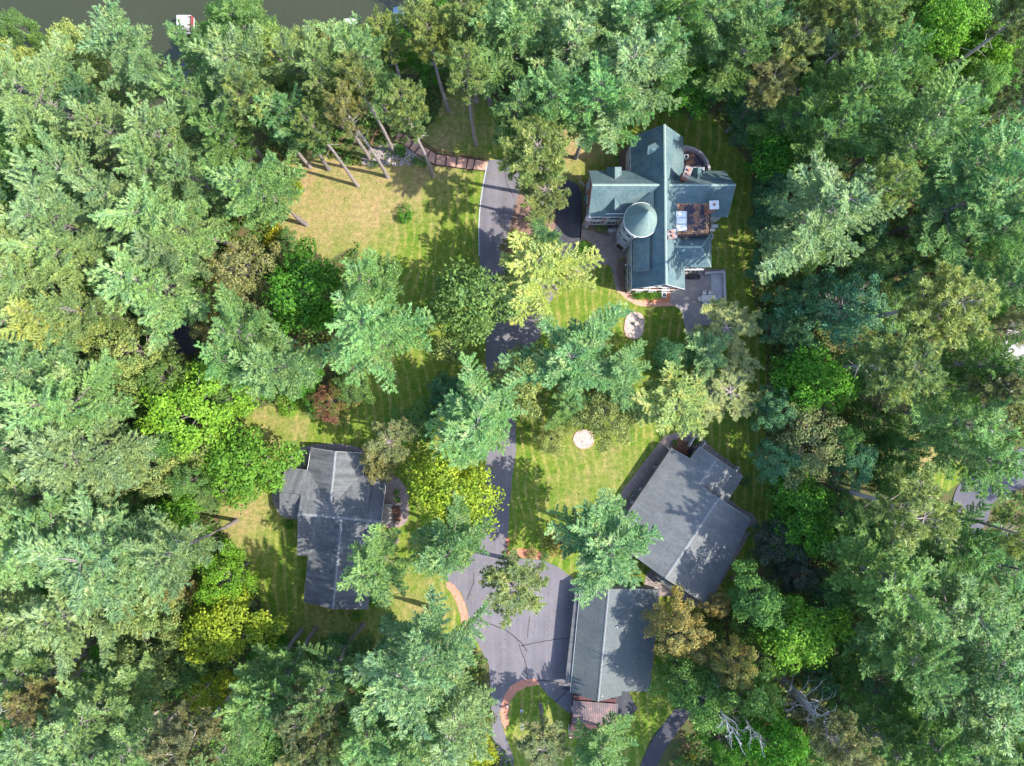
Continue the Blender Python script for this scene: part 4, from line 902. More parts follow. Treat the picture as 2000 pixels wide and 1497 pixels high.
chair_at(1365, 585, 1.9, 'turned white patio chair pulled away at the left end of the table'); chair_at(1374.5, 594, math.pi, 'white patio chair on the left of the two below the table'); chair_at(1384, 594, math.pi + .1, 'white patio chair on the right of the two below the table')
tb = empty('patio_table', P(1381, 583, .03), 'long white slatted table on the grey patio', 'table'); p = P(1381, 583, .75)
for i in range(7): MB().box((p.x, p.y - .42 + i * .14, .75), (1.75, .12, .04)).obj('slat', 'white', tb)
for s in (-1, 1):
    for t in (-1, 1): MB().box((p.x + s * .78, p.y + t * .4, .38), (.07, .07, .72)).obj('leg', 'white', tb)
gr = empty('grill', P(1355.5, 541), 'large dark covered barbecue standing on the patio by the house', 'grill'); p = P(1355.5, 541, .9)
bm = MB(); bm.box((p.x, p.y, .45), (1.9, .62, .9)); bm.obj('cabinet', 'black', gr); hd = MB(); hd.tube([(p.x - .95, p.y, .92), (p.x - .8, p.y, .98), (p.x + .8, p.y, .98), (p.x + .95, p.y, .92)], [.12, .36, .36, .12], 10); hd.obj('hood', 'black', gr)
MB().box((p.x - 1.15, p.y - .05, .85), (.4, .5, .06)).obj('side_shelf', 'black', gr); MB().box((p.x + .25, p.y - .34, 1.05), (.5, .05, .05)).obj('handle', 'metal', gr)
wa = MB(); 
for (xa, ya, xb, yb) in ((1377, 533.5, 1415.5, 531), (1414.5, 530.5, 1417, 592)):
    a_, b_ = P(xa, ya, .9), P(xb, yb, .9); d_ = b_ - a_; wa.box(((a_.x + b_.x) / 2, (a_.y + b_.y) / 2, .45), (d_.length, .35, .9 if xa < 1400 else .897), math.atan2(d_.y, d_.x))
tag(wa.obj('patio_wall', 'concrete'), 'low L-shaped concrete wall at the outer corner of the patio', 'wall')
sl = empty('concrete_terrace', P(1400, 560), 'pale rectangular concrete slab beside the white patio table', 'slab')
MB().prism([P(1388, 535.5, .12), P(1411.5, 535.5, .12), P(1412, 592, .12), P(1391, 592, .12)], .1).obj('slab_surface', 'concrete', sl)
MB().box(tuple(P(1396, 583, .15)), (.4, .35, .04)).obj('drain_grate', 'metal', sl)
def ac_unit(px, py, label):
    p = P(px, py, .8); r = empty('air_conditioner', P(px, py), label, 'air conditioner'); MB().box((p.x, p.y, .4), (.75, .75, .8)).obj('housing', 'white', r)
    m = MB().disc((p.x, p.y), .28, .8, .83, 20); f = m.obj('fan_grille', 'black', r); MB().disc((p.x, p.y), .09, .83, .85, 10).obj('fan_hub', 'metal', f)
ac_unit(1297.5, 576, 'white box air conditioner with round fan in the bed under the gable'); ac_unit(1388, 462, 'small white air conditioner against the east side of the turreted house')
gb_ = empty('wheelie_bin', P(1145, 390), 'green bin beside the left wall of the turreted house', 'bin'); p = P(1145, 390)
MB().prism([Vector((p.x - .3, p.y - .35, .95)), Vector((p.x + .3, p.y - .35, .95)), Vector((p.x + .3, p.y + .35, .95)), Vector((p.x - .3, p.y + .35, .95))], .95).obj('tub', 'greenplastic', gb_); MB().box((p.x, p.y, 1.0), (.68, .78, .08)).obj('lid', 'greenplastic', gb_)
orn = empty('garden_ornament', P(1136, 359), 'cluster of small white garden figures in the bed above the dark drive', 'ornament'); p = P(1136, 359)
for i, (dx, dy) in enumerate(((-.25, .2), (.1, 0), (.3, -.35))):
    m = MB().tube([(p.x + dx, p.y + dy, 0), (p.x + dx, p.y + dy, .45), (p.x + dx, p.y + dy, .6)], [.16, .12, .04], 8); m.obj('figure', 'white', orn)
# pole and bollard light at the bottom
pl_ = empty('weather_pole', P(1018.7, 1388), 'tall slim pole with ornamental arms on the island lawn at the bottom', 'pole'); p = P(1018.7, 1388)
MB().disc((p.x, p.y), .25, 0, .25, 12).obj('base', 'white', pl_); MB().tube([(p.x, p.y, .2), (p.x, p.y, 5), (p.x, p.y, 7.2)], [.07, .06, .015], 8).obj('shaft', 'metal', pl_)
for z_, r_ in ((4.9, .4), (5.4, .3)): MB().box((p.x, p.y, z_), (r_ * 2, .06, .06), .4).box((p.x, p.y, z_ + .01), (.06, r_ * 2, .06), .4).obj('arm', 'metal', pl_)
MB().disc((p.x, p.y), .16, 5.7, 6.0, 10).obj('ornament', 'metal', pl_)
bl = empty('bollard_light', P(991, 1377), 'small white bollard light on the curved brick border', 'light'); p = P(991, 1377); MB().tube([(p.x, p.y, 0), (p.x, p.y, .55)], [.07, .07], 8).obj('post', 'wood_dark', bl); MB().tube([(p.x, p.y, .5), (p.x, p.y, .62)], [.16, .14], 10).obj('lamp_head', 'white', bl)

# ================================================================ TREES
def unit(a): return a / np.maximum(np.linalg.norm(a, axis=-1, keepdims=True), 1e-9)
def tufts(cen, dirs, n, length, width, spread, rg, up=0.5):
    """n narrow needle sprays per centre, fanned about dirs; returns verts, faces"""
    c = np.repeat(cen, n, 0); d = np.repeat(dirs, n, 0)
    d = unit(d + rg.normal(0, spread, d.shape)); L = length * rg.uniform(.7, 1.25, (len(c), 1)); w = width * rg.uniform(.7, 1.3, (len(c), 1))
    upv = np.array([[0, 0, 1.0]]) * up + rg.normal(0, .45, d.shape); s = unit(np.cross(d, upv))
    c = c + rg.normal(0, .05, c.shape)
    a = c - s * w * .5; b = c + s * w * .5; t = c + d * L
    v = np.stack([a, b, t], 1).reshape(-1, 3); return v
def quads_leaves(cen, nor, size, rg, jit=.6):
    n = unit(nor + rg.normal(0, jit, nor.shape)); s = unit(np.cross(n, rg.normal(0, 1, n.shape))); t = np.cross(n, s)
    z = size * rg.uniform(.6, 1.35, (len(cen), 1)); a = cen + s * z * .6; b = cen + t * z * .42; c = cen - s * z * .6; d = cen - t * z * .42
    return np.stack([a, b, c, d], 1).reshape(-1, 3)
def tri_mesh(name, vs, mat):
    return fast_mesh(name, vs, np.arange(len(vs)).reshape(-1, 3), mat)
def quad_mesh(name, vs, mat):
    return fast_mesh(name, vs, np.arange(len(vs)).reshape(-1, 4), mat)

def white_pine(seed, R=5.0, Ht=27.0, z0=14.0, loose=1.0, flat=2.2):
    rg = np.random.default_rng(seed); cen = []; dr = []; br = MB(); wd = MB()
    lean = rg.uniform(-.012, .012, 2)
    tx = lambda z: np.array([lean[0] * z * 4 + .25 * math.sin(z * .25 + seed), lean[1] * z * 4 + .25 * math.cos(z * .21 + seed), z])
    br.tube([tx(z) for z in (0, .6, 4, 10, 16, 22, Ht - .5)], [.42, .34, .3, .25, .2, .11, .03], 8)
    for z_ in np.arange(z0 - 5, z0, .8):                      # dead stubs under the crown
        a = rg.uniform(0, 6.28); l = rg.uniform(.8, 2.6); p = tx(z_); br.tube([p, p + np.array([math.cos(a) * l, math.sin(a) * l, rg.uniform(-.2, .5)])], [.05, .015], 3)
    lobes = rg.uniform(0, 6.28, 3)
    z = z0
    while z < Ht - .4:
        t = (z - z0) / (Ht - z0); nb = int(rg.integers(4, 7)); a0 = rg.uniform(0, 6.28)
        for k in range(nb):
            a = a0 + k * 6.283 / nb + rg.normal(0, .22)
            lob = 1 + .17 * math.sin(2 * a + lobes[0]) + .17 * math.sin(3 * a + lobes[1]) + .1 * math.sin(5 * a + lobes[2] + z * .2)
            L = R * (max(0, 1 - t ** flat) ** .75 * .84 + .16) * lob * rg.uniform(.6, 1.3) * (.8 if t < .1 else 1)
            el = .10 + .85 * t ** 1.6 + rg.normal(0, .08); p0 = tx(z + rg.uniform(-.3, .3))
            da = np.array([math.cos(a), math.sin(a), 0]); sa = np.array([-da[1], da[0], 0])
            crv = rg.normal(0, .2)
            def pt(u): return p0 + da * L * u * math.cos(el) + sa * crv * L * u * u + np.array([0, 0, L * (math.sin(el) * u + .13 * u * u)])
            wd.tube([pt(0), pt(.35), pt(.7), pt(1)], [.05 + .008 * L, .045, .03, .01], 3, False)
            nj = max(5, int(L * 3.3))
            for j in range(nj):
                u = min(1, .18 + .82 * (j + rg.uniform(0, .6)) / nj); q = pt(u); sd = 1 if j % 2 else -1
                bl = min(2.0, (.30 * L * (1.1 - u) ** .7 + .25) * rg.uniform(.65, 1.15) * loose); ang = rg.uniform(.6, .95)
                bd = unit((da * math.cos(ang) + sa * math.sin(ang) * sd + np.array([0, 0, rg.uniform(.1, .32)]))[None])[0]
                m = max(1, int(bl / .25))
                for i in range(m): cen.append(q + bd * bl * (i + 1) / m); dr.append(bd + np.array([0, 0, .35]))
                if u > .4: cen.append(q + np.array([0, 0, .08])); dr.append(da + np.array([0, 0, .5]))
            cen.append(pt(1.0)); dr.append(da + np.array([0, 0, .6]))
        z += rg.uniform(.95, 1.55)
    for i in range(46): cen.append(tx(Ht - rg.uniform(.1, 3.0)) + rg.normal(0, .38, 3) * np.array([1, 1, .3])); dr.append(np.array([rg.normal(0, .5), rg.normal(0, .5), 1]))
    cen = np.array(cen); dr = unit(np.array(dr))
    v = tufts(cen, dr, 13, .36, .12, .46, rg, 1.2)
    return dict(trunk=br.mesh('trunk', 'bark_wp'), branches=wd.mesh('branches', 'bark_wp'), crown=tri_mesh('crown', v, MAT['needles']), R=R * .88, H=Ht)

def red_pine(seed, R=4.2, Ht=28.0, z0=20.5, dens=1.0):
    rg = np.random.default_rng(seed); cen = []; dr = []; br = MB(); wd = MB()
    tx = lambda z: np.array([.18 * math.sin(z * .2 + seed), .18 * math.cos(z * .17 + seed), z])
    br.tube([tx(z) for z in (0, .5, 4, 10, 16, 22, 25, Ht - 1)], [.38, .31, .28, .24, .2, .14, .09, .03], 8)
    for z_ in np.arange(z0 - 5, z0, .8):
        a = rg.uniform(0, 6.28); l = rg.uniform(.6, 2.4); p = tx(z_); br.tube([p, p + np.array([math.cos(a) * l, math.sin(a) * l, rg.uniform(-.3, .4)])], [.05, .012], 3)
    z = z0; zt = Ht - 1
    while z < Ht - .6:
        t = (z - z0) / (Ht - z0); nb = int(rg.integers(4, 7)); a0 = rg.uniform(0, 6.28)
        prof = math.sqrt(max(.03, 1 - (max(0, t - .25) / .75) ** 2)) * (.72 + .28 * min(1, t / .25))
        for k in range(nb):
            a = a0 + k * 6.283 / nb + rg.normal(0, .25); L = R * prof * rg.uniform(.7, 1.12); el = .12 + .8 * t + rg.normal(0, .1)
            da = np.array([math.cos(a), math.sin(a), 0]); sa = np.array([-da[1], da[0], 0]); p0 = tx(z); bend = rg.normal(0, .2)
            def pt(u): return p0 + da * L * u * math.cos(el) + sa * L * bend * u * u + np.array([0, 0, L * (math.sin(el) * u * .8 + .22 * u * u)])
            wd.tube([pt(0), pt(.3), pt(.6), pt(.95)], [.06, .05, .032, .012], 3, False)
            ns = max(5, int(L * 4.2 * dens))
            for j in range(ns):
                u = rg.uniform(.05 if t > .45 else .25, 1.0) ** .75; q = pt(u); sl = rg.uniform(.35, 1.15) * (1.2 - .5 * u)
                dd = unit((da * rg.uniform(.3, 1) + sa * rg.normal(0, .75) + np.array([0, 0, rg.uniform(.25, .9)]))[None])[0]; e = q + dd * sl
                wd.tube([q, e], [.018, .008], 3, False); cen.append(e); dr.append(dd); cen.append(q + dd * sl * .55 + np.array([0, 0, .12])); dr.append(dd)
                if rg.random() < .75: e2 = q + unit((dd + rg.normal(0, .6, 3))[None])[0] * sl * .7; cen.append(e2); dr.append(dd)
        z += rg.uniform(.6, 1.0)
    cen = np.array(cen); dr = unit(np.array(dr) + np.array([0, 0, .5]))
    v = tufts(cen, dr, 20, .36, .10, .75, rg, .3)
    return dict(trunk=br.mesh('trunk', 'bark_rp'), branches=wd.mesh('branches', 'bark_rp'), crown=tri_mesh('crown', v, MAT['needles']), R=R * .92, H=Ht)

def broadleaf(seed, R=5.0, Ht=16.0, z0=3.5, lobes=34, lr=(1.0, 1.9), nleaf=9500, size=.30, radial=0.0, gaps=.1, limbs=True):
    rg = np.random.default_rng(seed); br = MB(); wd = MB()
    br.tube([(0, 0, 0), (.05, .02, 1), (.1, -.05, Ht * .35), (0, .1, Ht * .6), (0, 0, Ht * .85)], [.3, .24, .19, .13, .04], 8)
    Cc_ = []; Rr = []
    hz = (Ht - z0) / 2; zc = z0 + hz * .95
    for i in range(lobes):
        # fairly even spread over the upper three quarters of an ellipsoid
        ct = 1 - 1.55 * (i + .5) / lobes; ph = i * 2.39996 + rg.normal(0, .3); st = math.sqrt(max(0, 1 - ct * ct)); f = rg.uniform(.5, 1.08)
        lob = 1 + .16 * math.sin(2 * ph + seed) + .13 * math.sin(3 * ph + seed * 2) + .08 * math.sin(5 * ph + seed)
        r = rg.uniform(*lr); Cc_.append([max(0, R * lob - r * .6) * st * math.cos(ph) * f, max(0, R * lob - r * .6) * st * math.sin(ph) * f, zc + (hz - r * .6) * ct * (f * .3 + .7)]); Rr.append(r)
    Cc_ = np.array(Cc_); Rr = np.array(Rr)
    for c in Cc_[::2]:
        zs = max(z0 * .8, min(c[2] - 1.5, Ht * .7)) * rg.uniform(.75, 1); mid = (np.array([0, 0, zs]) + c) / 2 + np.array([0, 0, .3])
        wd.tube([(0, 0, zs), mid, c], [.1, .06, .02], 3, False)
    pr = Rr ** 2 / (Rr ** 2).sum(); wi = rg.choice(len(Rr), nleaf, p=pr); d = unit(rg.normal(0, 1, (nleaf, 3)) + np.array([0, 0, .35]))
    rad = Rr[wi][:, None] * rg.uniform(.62, 1.06, (nleaf, 1)) ** .6
    sq = np.array([1, 1, .72]); p = Cc_[wi] + d * rad * sq
    oo = unit(Cc_[wi] * np.array([1, 1, 0]) + 1e-6); amt = np.abs(rg.normal(0, .28, (nleaf, 1))) * Rr[wi][:, None]; p += oo * amt + np.array([0, 0, .25]) * amt
    # twig clumping
    p += rg.normal(0, .05, p.shape)
    g = (np.sin(p[:, 0] * 3.1 + seed) * np.sin(p[:, 1] * 3.4 + seed * 1.7) * np.sin(p[:, 2] * 2.9)) > -.35 + gaps * 0
    keep = g | (rg.random(nleaf) < .35); p = p[keep]; d = d[keep]
    out = unit(p - np.array([0, 0, zc - hz * .3]))
    v = quads_leaves(p, unit(d * .7 + out * .5 + np.array([0, 0, .45])), size, rg, .6)
    return dict(trunk=br.mesh('trunk', 'bark_wp'), branches=wd.mesh('branches', 'bark_wp'), crown=quad_mesh('crown', v, MAT['leaves']), R=R * .96, H=Ht)

def bare_tree(seed, R=4.5, Ht=18.0, z0=5, n=46, conifer=True):
    rg = np.random.default_rng(seed); br = MB(); wd = MB()
    br.tube([(0, 0, 0), (.1, 0, 5), (.3, .1, 11), (.35, .2, Ht)], [.3, .25, .17, .03], 8)
    def grow(p, d, L, r, lev):
        pts = [p]; dd = d.copy()
        for i in range(4): dd = unit((dd + rg.normal(0, .22, 3) + np.array([0, 0, .04]))[None])[0]; pts.append(pts[-1] + dd * L / 4)
        wd.tube(pts, [r, r * .8, r * .6, r * .42, r * .22], 4, False)
        if lev > 0:
            for k in range(5 if lev > 1 else 4):
                i = 1 + k % 4; nd = unit((dd + rg.normal(0, .75, 3))[None])[0]; grow(pts[i], nd, L * rg.uniform(.3, .5), r * .5, lev - 1)
    for k in range(n):
        t = k / n; z = z0 + (Ht - z0 - .5) * t; a = k * 2.4 + rg.normal(0, .3); L = R * (1 - t * .75) * rg.uniform(.6, 1.1)
        grow(np.array([.3 * z / Ht, .1, z]), unit(np.array([[math.cos(a), math.sin(a), .25 + t * .8]]))[0], L, .06 if conifer else .1, 1 if conifer else 2)
    return dict(trunk=br.mesh('trunk', 'bark_dead'), branches=wd.mesh('branches', 'bark_dead'), crown=None, R=R, H=Ht)

PROTO = {
 'W': [white_pine(11), white_pine(12, loose=1.15), white_pine(13, z0=12.5), white_pine(14, loose=.85, flat=3), white_pine(15, z0=15, loose=1.2), white_pine(16, z0=13, flat=1.6), white_pine(17, loose=1.05, flat=3)],
 'R': [red_pine(21), red_pine(22, z0=19.5), red_pine(23, dens=1.2), red_pine(24, z0=21.5, dens=.9)],
 'M': [broadleaf(31), broadleaf(32, lobes=44, lr=(.8, 1.6), nleaf=10500), broadleaf(33, lobes=26, lr=(1.2, 2.1), size=.33), broadleaf(34, lobes=52, lr=(.7, 1.35), nleaf=11500, size=.26)],
 'O': [broadleaf(41, lobes=80, lr=(.5, 1.1), nleaf=13500, size=.22), broadleaf(42, lobes=95, lr=(.45, .95), nleaf=13000, size=.2), broadleaf(43, lobes=64, lr=(.6, 1.2), nleaf=14000, size=.23)],
 'S': [broadleaf(51, R=1.6, Ht=2.6, z0=.3, lobes=16, lr=(.35, .7), nleaf=1500, size=.17), broadleaf(52, R=1.6, Ht=2.4, z0=.2, lobes=22, lr=(.3, .6), nleaf=1700, size=.15)],
 'X': [bare_tree(61), bare_tree(62, n=34)],
 'Y': [bare_tree(71, R=5, Ht=17, z0=7, n=11, conifer=False)],
}
KIND = {'W': ('white_pine', 'pine', 'white pine', 28, .76), 'R': ('red_pine', 'pine', 'red pine', 29, .85), 'M': ('broadleaf_tree', 'tree', 'broadleaf tree', 18, .62), 'O': ('fine_leaved_tree', 'tree', 'fine-leaved tree', 17, .62),
        'S': ('shrub', 'shrub', 'shrub', 2.5, .5), 'X': ('bare_tree', 'tree', 'bare tree', 19, .62), 'Y': ('bare_tree', 'tree', 'bare tree', 17, .62)}
COL = {  # base colour, words
 'sage': ((.21, .32, .15), 'pale sage-green'), 'mint': ((.155, .295, .122), 'minty green'), 'green': ((.12, .23, .07), 'mid-green'), 'gold': ((.27, .34, .11), 'yellow-tinged'),
 'olive': ((.20, .26, .10), 'olive-green'), 'lime': ((.13, .27, .03), 'lime-green'), 'bright': ((.065, .20, .022), 'bright green'), 'teal': ((.08, .185, .105), 'dark bluish-green'),
 'dark': ((.10, .20, .06), 'dark green'), 'yellow': ((.22, .33, .03), 'yellow'), 'amber': ((.28, .31, .03), 'amber and green'), 'tan': ((.20, .225, .10), 'tan-flecked'), 'red': ((.13, .16, .045), 'red-and-green'),
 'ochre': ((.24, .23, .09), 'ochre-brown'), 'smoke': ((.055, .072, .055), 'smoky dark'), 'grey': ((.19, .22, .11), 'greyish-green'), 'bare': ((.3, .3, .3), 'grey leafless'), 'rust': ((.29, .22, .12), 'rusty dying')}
SECOND = {'gold': ((.34, .37, .11), .40), 'yellow': ((.29, .34, .03), .40), 'amber': ((.17, .24, .02), .45), 'tan': ((.28, .26, .14), .38), 'red': ((.20, .09, .065), .42), 'lime': ((.21, .31, .04), .32),
          'sage': ((.26, .35, .17), .38), 'mint': ((.22, .33, .14), .40), 'olive': ((.27, .32, .11), .42), 'ochre': ((.33, .24, .08), .40), 'grey': ((.2, .2, .1), .42), 'green': ((.15, .26, .08), .40), 'bright': ((.09, .24, .02), .38), 'rust': ((.25, .27, .1), .45)}
# kind, photo x, photo y, radius in photo px, colour, [height], [base px]
T = """W 68 187 74 sage|M 25 112 36 gold|M 128 82 48 olive 17|W 245 108 58 sage 26|W 370 93 34 mint 24|W 458 36 50 green 24|W 535 108 38 gold 24|W 465 165 66 sage|W 665 92 48 sage 25|W 622 140 50 sage|W 190 215 34 teal 22|W 330 262 62 sage|W 235 255 48 sage|W 505 362 64 mint|W 440 285 40 green|W 300 335 52 sage|W 85 425 74 sage|W 215 395 46 sage|W 335 425 70 sage
O 60 338 50 dark|M 20 262 40 green|R 640 262 48 olive 28 607 325|S 577 368 18 amber|S 540 462 24 amber|S 596 505 16 ochre|O 475 535 70 tan 19|R 750 66 42 olive 24|W 705 128 48 sage|R 842 80 44 olive 26|R 908 42 50 olive|R 912 138 46 olive 30 930 280|R 812 175 46 olive 31 845 345|R 722 212 40 tan 30 757 348|R 665 262 34 olive 28 700 362|R 735 170 36 olive 30 770 300|W 1000 110 60 sage|W 1112 112 72 sage|W 1221 135 80 sage|W 1240 40 72 mint|W 1010 212 46 mint|W 1150 205 56 mint|R 1050 302 68 olive 24|R 1062 378 52 olive 19
M 1345 172 54 bright 17|W 1395 48 60 mint|W 1430 105 52 green|R 1551 78 58 olive 25|R 1690 50 54 olive|M 1830 68 58 lime|M 1922 100 46 lime|R 1500 165 50 grey 21|W 1687 190 60 green|W 1813 231 58 mint|W 1541 245 50 green 20|M 1505 300 46 bright 15|W 1626 262 48 green|W 1898 306 66 mint|R 1721 367 50 olive|W 1600 428 84 sage|W 1864 401 66 mint|R 1975 210 48 grey|O 1466 238 46 teal 14|M 1510 372 38 teal 11|M 1495 430 34 teal 10|R 1985 35 46 grey|O 1905 175 46 green|W 1330 60 50 green|O 1760 150 42 green|O 1600 175 40 dark
W 68 561 70 sage|W 95 636 50 gold|W 158 608 42 sage|W 289 545 84 sage|O 265 687 72 olive 17|M 598 580 80 bright 19|W 476 643 54 mint|W 544 705 64 mint|W 450 690 46 mint|W 720 545 54 mint 27|W 728 660 80 mint 28|O 650 785 42 red 9|M 690 762 34 green 9|W 50 720 72 sage|W 108 795 72 sage|W 170 872 84 sage|M 385 806 92 lime 18|O 245 770 50 dark 14|M 480 908 74 lime 15|M 40 888 44 dark|O 80 955 56 olive|O 310 912 56 olive|O 195 985 50 olive|W 408 972 20 mint 9|O 372 968 18 ochre 6
W 235 1085 100 sage|W 52 1100 80 sage|M 350 1015 46 lime 14|M 440 1130 54 lime 14|M 445 1218 72 amber 16|W 160 1205 76 sage|O 300 1185 52 olive|O 290 1290 68 olive|W 40 1212 62 sage|X 95 1325 60 bare 26|R 75 1365 46 rust 24|W 190 1392 72 sage|W 60 1432 70 sage|R 374 1440 66 grey|W 160 1480 54 sage|W 562 1282 44 mint 26 620 1225|W 495 1345 48 mint|M 435 1352 40 amber|R 595 1392 52 grey|R 620 1450 50 grey|W 862 1315 92 sage 33 863 1195|W 728 1420 56 mint|W 885 1420 70 sage|O 700 1300 50 dark 15|M 925 1462 42 amber 12|W 790 1470 50 mint|W 738 1112 58 mint 22|W 872 1078 62 mint 22
M 885 958 74 yellow 18|W 928 842 80 mint 20|R 765 860 46 tan 14|O 742 905 36 tan 9|O 813 826 42 dark 11|M 925 590 74 green 17|W 1052 542 80 gold 18|W 1062 462 30 mint 18|S 880 683 32 olive 3.5|O 1012 750 66 olive 16|W 1126 688 80 mint 19|W 1221 738 46 mint 17|O 1175 808 58 olive 14|O 1078 855 34 olive 8|W 1300 785 64 gold 16|W 1372 698 44 mint 9.5|R 1416 645 66 olive 8.5|R 1420 762 68 olive 9|W 1105 800 34 green 15
M 1585 745 60 bright 17|O 1640 600 82 teal 16|O 1555 590 46 teal 15|R 1830 598 84 olive|R 1745 715 74 olive|O 1575 858 78 grey 15|M 1562 975 54 bright 13|R 1775 1000 86 olive|W 1935 885 60 mint|W 1875 812 60 mint|W 1962 560 50 mint|W 1988 445 42 mint|O 1512 640 34 teal 11|O 1512 800 40 teal 14|O 1514 900 40 teal 14|O 1710 830 60 dark 10|O 1660 900 46 teal 14|O 1560 500 50 dark 15|O 1700 500 58 green 16|O 1495 520 34 teal 10|O 1640 1000 42 dark 14|R 1985 1040 56 olive|W 1900 700 44 green|O 1820 480 44 dark|R 1965 760 54 grey|O 1990 640 40 grey
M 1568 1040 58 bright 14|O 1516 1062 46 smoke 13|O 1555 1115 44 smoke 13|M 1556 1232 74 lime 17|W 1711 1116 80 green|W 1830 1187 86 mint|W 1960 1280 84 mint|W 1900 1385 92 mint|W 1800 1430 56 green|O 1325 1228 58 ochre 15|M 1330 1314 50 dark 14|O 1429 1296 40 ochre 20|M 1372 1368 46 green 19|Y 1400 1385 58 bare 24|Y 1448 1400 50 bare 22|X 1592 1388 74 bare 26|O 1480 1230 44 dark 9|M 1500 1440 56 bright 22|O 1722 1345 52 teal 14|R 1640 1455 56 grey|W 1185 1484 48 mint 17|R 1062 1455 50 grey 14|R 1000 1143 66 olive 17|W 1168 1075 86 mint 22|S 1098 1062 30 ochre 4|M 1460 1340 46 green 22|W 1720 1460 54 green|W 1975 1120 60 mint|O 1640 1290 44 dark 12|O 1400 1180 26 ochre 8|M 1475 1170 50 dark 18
W 130 330 44 sage|W 400 360 44 sage|W 150 500 50 sage|W 20 480 50 sage|W 345 500 46 sage|O 400 575 34 green|M 340 600 34 dark 13|O 330 740 44 green|W 560 230 50 mint|W 592 128 34 sage|O 540 180 40 dark|R 640 185 40 olive|W 395 200 46 mint|W 880 230 0 mint|M 150 170 40 olive 16|W 1090 200 46 mint|W 1290 110 50 mint|W 950 70 46 mint|W 1060 40 50 sage|W 1160 45 46 sage|R 1300 190 0 olive|O 1440 170 40 dark 14|W 1480 60 50 mint|R 1610 20 44 olive|W 1740 110 46 green|O 1870 20 44 dark|W 1950 400 46 mint|W 1760 290 52 mint|O 1680 440 46 teal|W 1700 570 0 mint|O 1920 500 46 green|O 1570 680 38 teal 12|O 1480 1000 0 teal|R 1690 800 0 olive|W 1880 1080 56 green|R 1840 1080 0 olive|M 1620 1170 44 dark 14|W 1760 1290 60 green|O 1650 1370 40 dark|M 1560 1470 44 green|W 1880 1470 56 mint|O 1420 1450 46 bright 14|M 1340 1460 0 dark
W 120 1000 56 sage|W 10 980 56 sage|O 250 980 40 dark 13|W 330 1080 50 sage|O 390 1090 34 dark 11|O 390 1290 44 dark 12|M 520 1440 44 green 14|W 690 1480 50 mint|W 640 1330 44 mint|O 520 1250 34 bright 9|M 660 1270 36 dark 10|M 780 1260 44 teal 12|W 820 1400 50 mint|O 250 1400 44 green 13|W 270 1470 50 sage|W 450 1470 46 mint|O 120 1270 46 amber 12|M 210 1310 44 bright 12|W 20 1340 50 sage|W 10 860 50 sage|W 10 640 50 sage|O 590 740 44 bright 10|M 440 760 36 green 13|O 560 470 20 dark 5|O 220 880 44 dark 12|O 410 870 46 olive 13|M 870 770 40 teal 12|O 960 790 34 dark 12|M 1300 700 30 teal 12|O 850 640 0 dark|O 1235 800 36 olive 11|O 1005 480 28 ochre 8|O 1055 425 26 olive 8|W 1480 1760 66 mint 27 1335 1532|W 1600 1740 66 mint 27 1425 1505|W 1330 1780 66 sage 28 1245 1560|W 1680 1760 66 mint 27 1500 1560|W 1560 1900 66 mint 28 1380 1610"""
MARK = [((1290, 420), 'the turreted house'), ((650, 1020), 'the low grey house'), ((1350, 1010), 'the angled house'), ((1200, 1250), 'the long garage'), ((1160, 1405), 'the ribbed shed'), ((870, 310), 'the brick steps'), ((1240, 636), 'the oval gravel bed'),
        ((1140, 858), 'the round gravel bed'), ((1380, 580), 'the patio table'), ((366, 50), 'the pontoon boat'), ((1000, 1180), 'the asphalt court'), ((1900, 965), 'the far right road'), ((1940, 820), 'the pale side drive'), ((685, 40), 'the white boat dock'), ((1020, 1400), 'the slim pole'), ((0, 0), 'the photo\'s top left corner'),
        ((2000, 0), 'the photo\'s top right corner'), ((0, 1497), 'the photo\'s bottom left corner'), ((2000, 1497), 'the photo\'s bottom right corner'), ((0, 750), 'the middle of the left edge'), ((2000, 600), 'the middle of the right edge'), ((1000, 1497), 'the middle of the bottom edge'), ((1000, 0), 'the middle of the top edge')]
ROUND = {'W': 'white pine', 'R': 'red pine', 'M': 'broadleaf tree', 'O': 'fine-leaved tree', 'S': 'shrub', 'X': 'bare tree', 'Y': 'bare forked tree'}
SECT = ['right of', 'upper right of', 'above', 'upper left of', 'left of', 'lower left of', 'below', 'lower right of']
rows = []
for ln in T.replace('\n', '|').split('|'):
    q = ln.split()
    if len(q) < 5 or q[3] == '0': continue
    rows.append(dict(k=q[0], x=float(q[1]), y=float(q[2]), r=float(q[3]), c=q[4], h=float(q[5]) if len(q) > 5 else None, b=(float(q[6]), float(q[7])) if len(q) > 7 else None))
def sector(mx, my, x, y): return SECT[int(round(math.degrees(math.atan2(my - y, x - mx)) / 45.0)) % 8]
def ground_of(rw):
    k = KIND[rw['k']]; h = rw['h'] or k[3]
    if rw['b']: return G(*rw['b']), h
    z = k[4] * h; p = P(rw['x'], rw['y'], z)
    return Vector((p.x, p.y, gz(p.x, p.y))), h
rgt = random.Random(77)
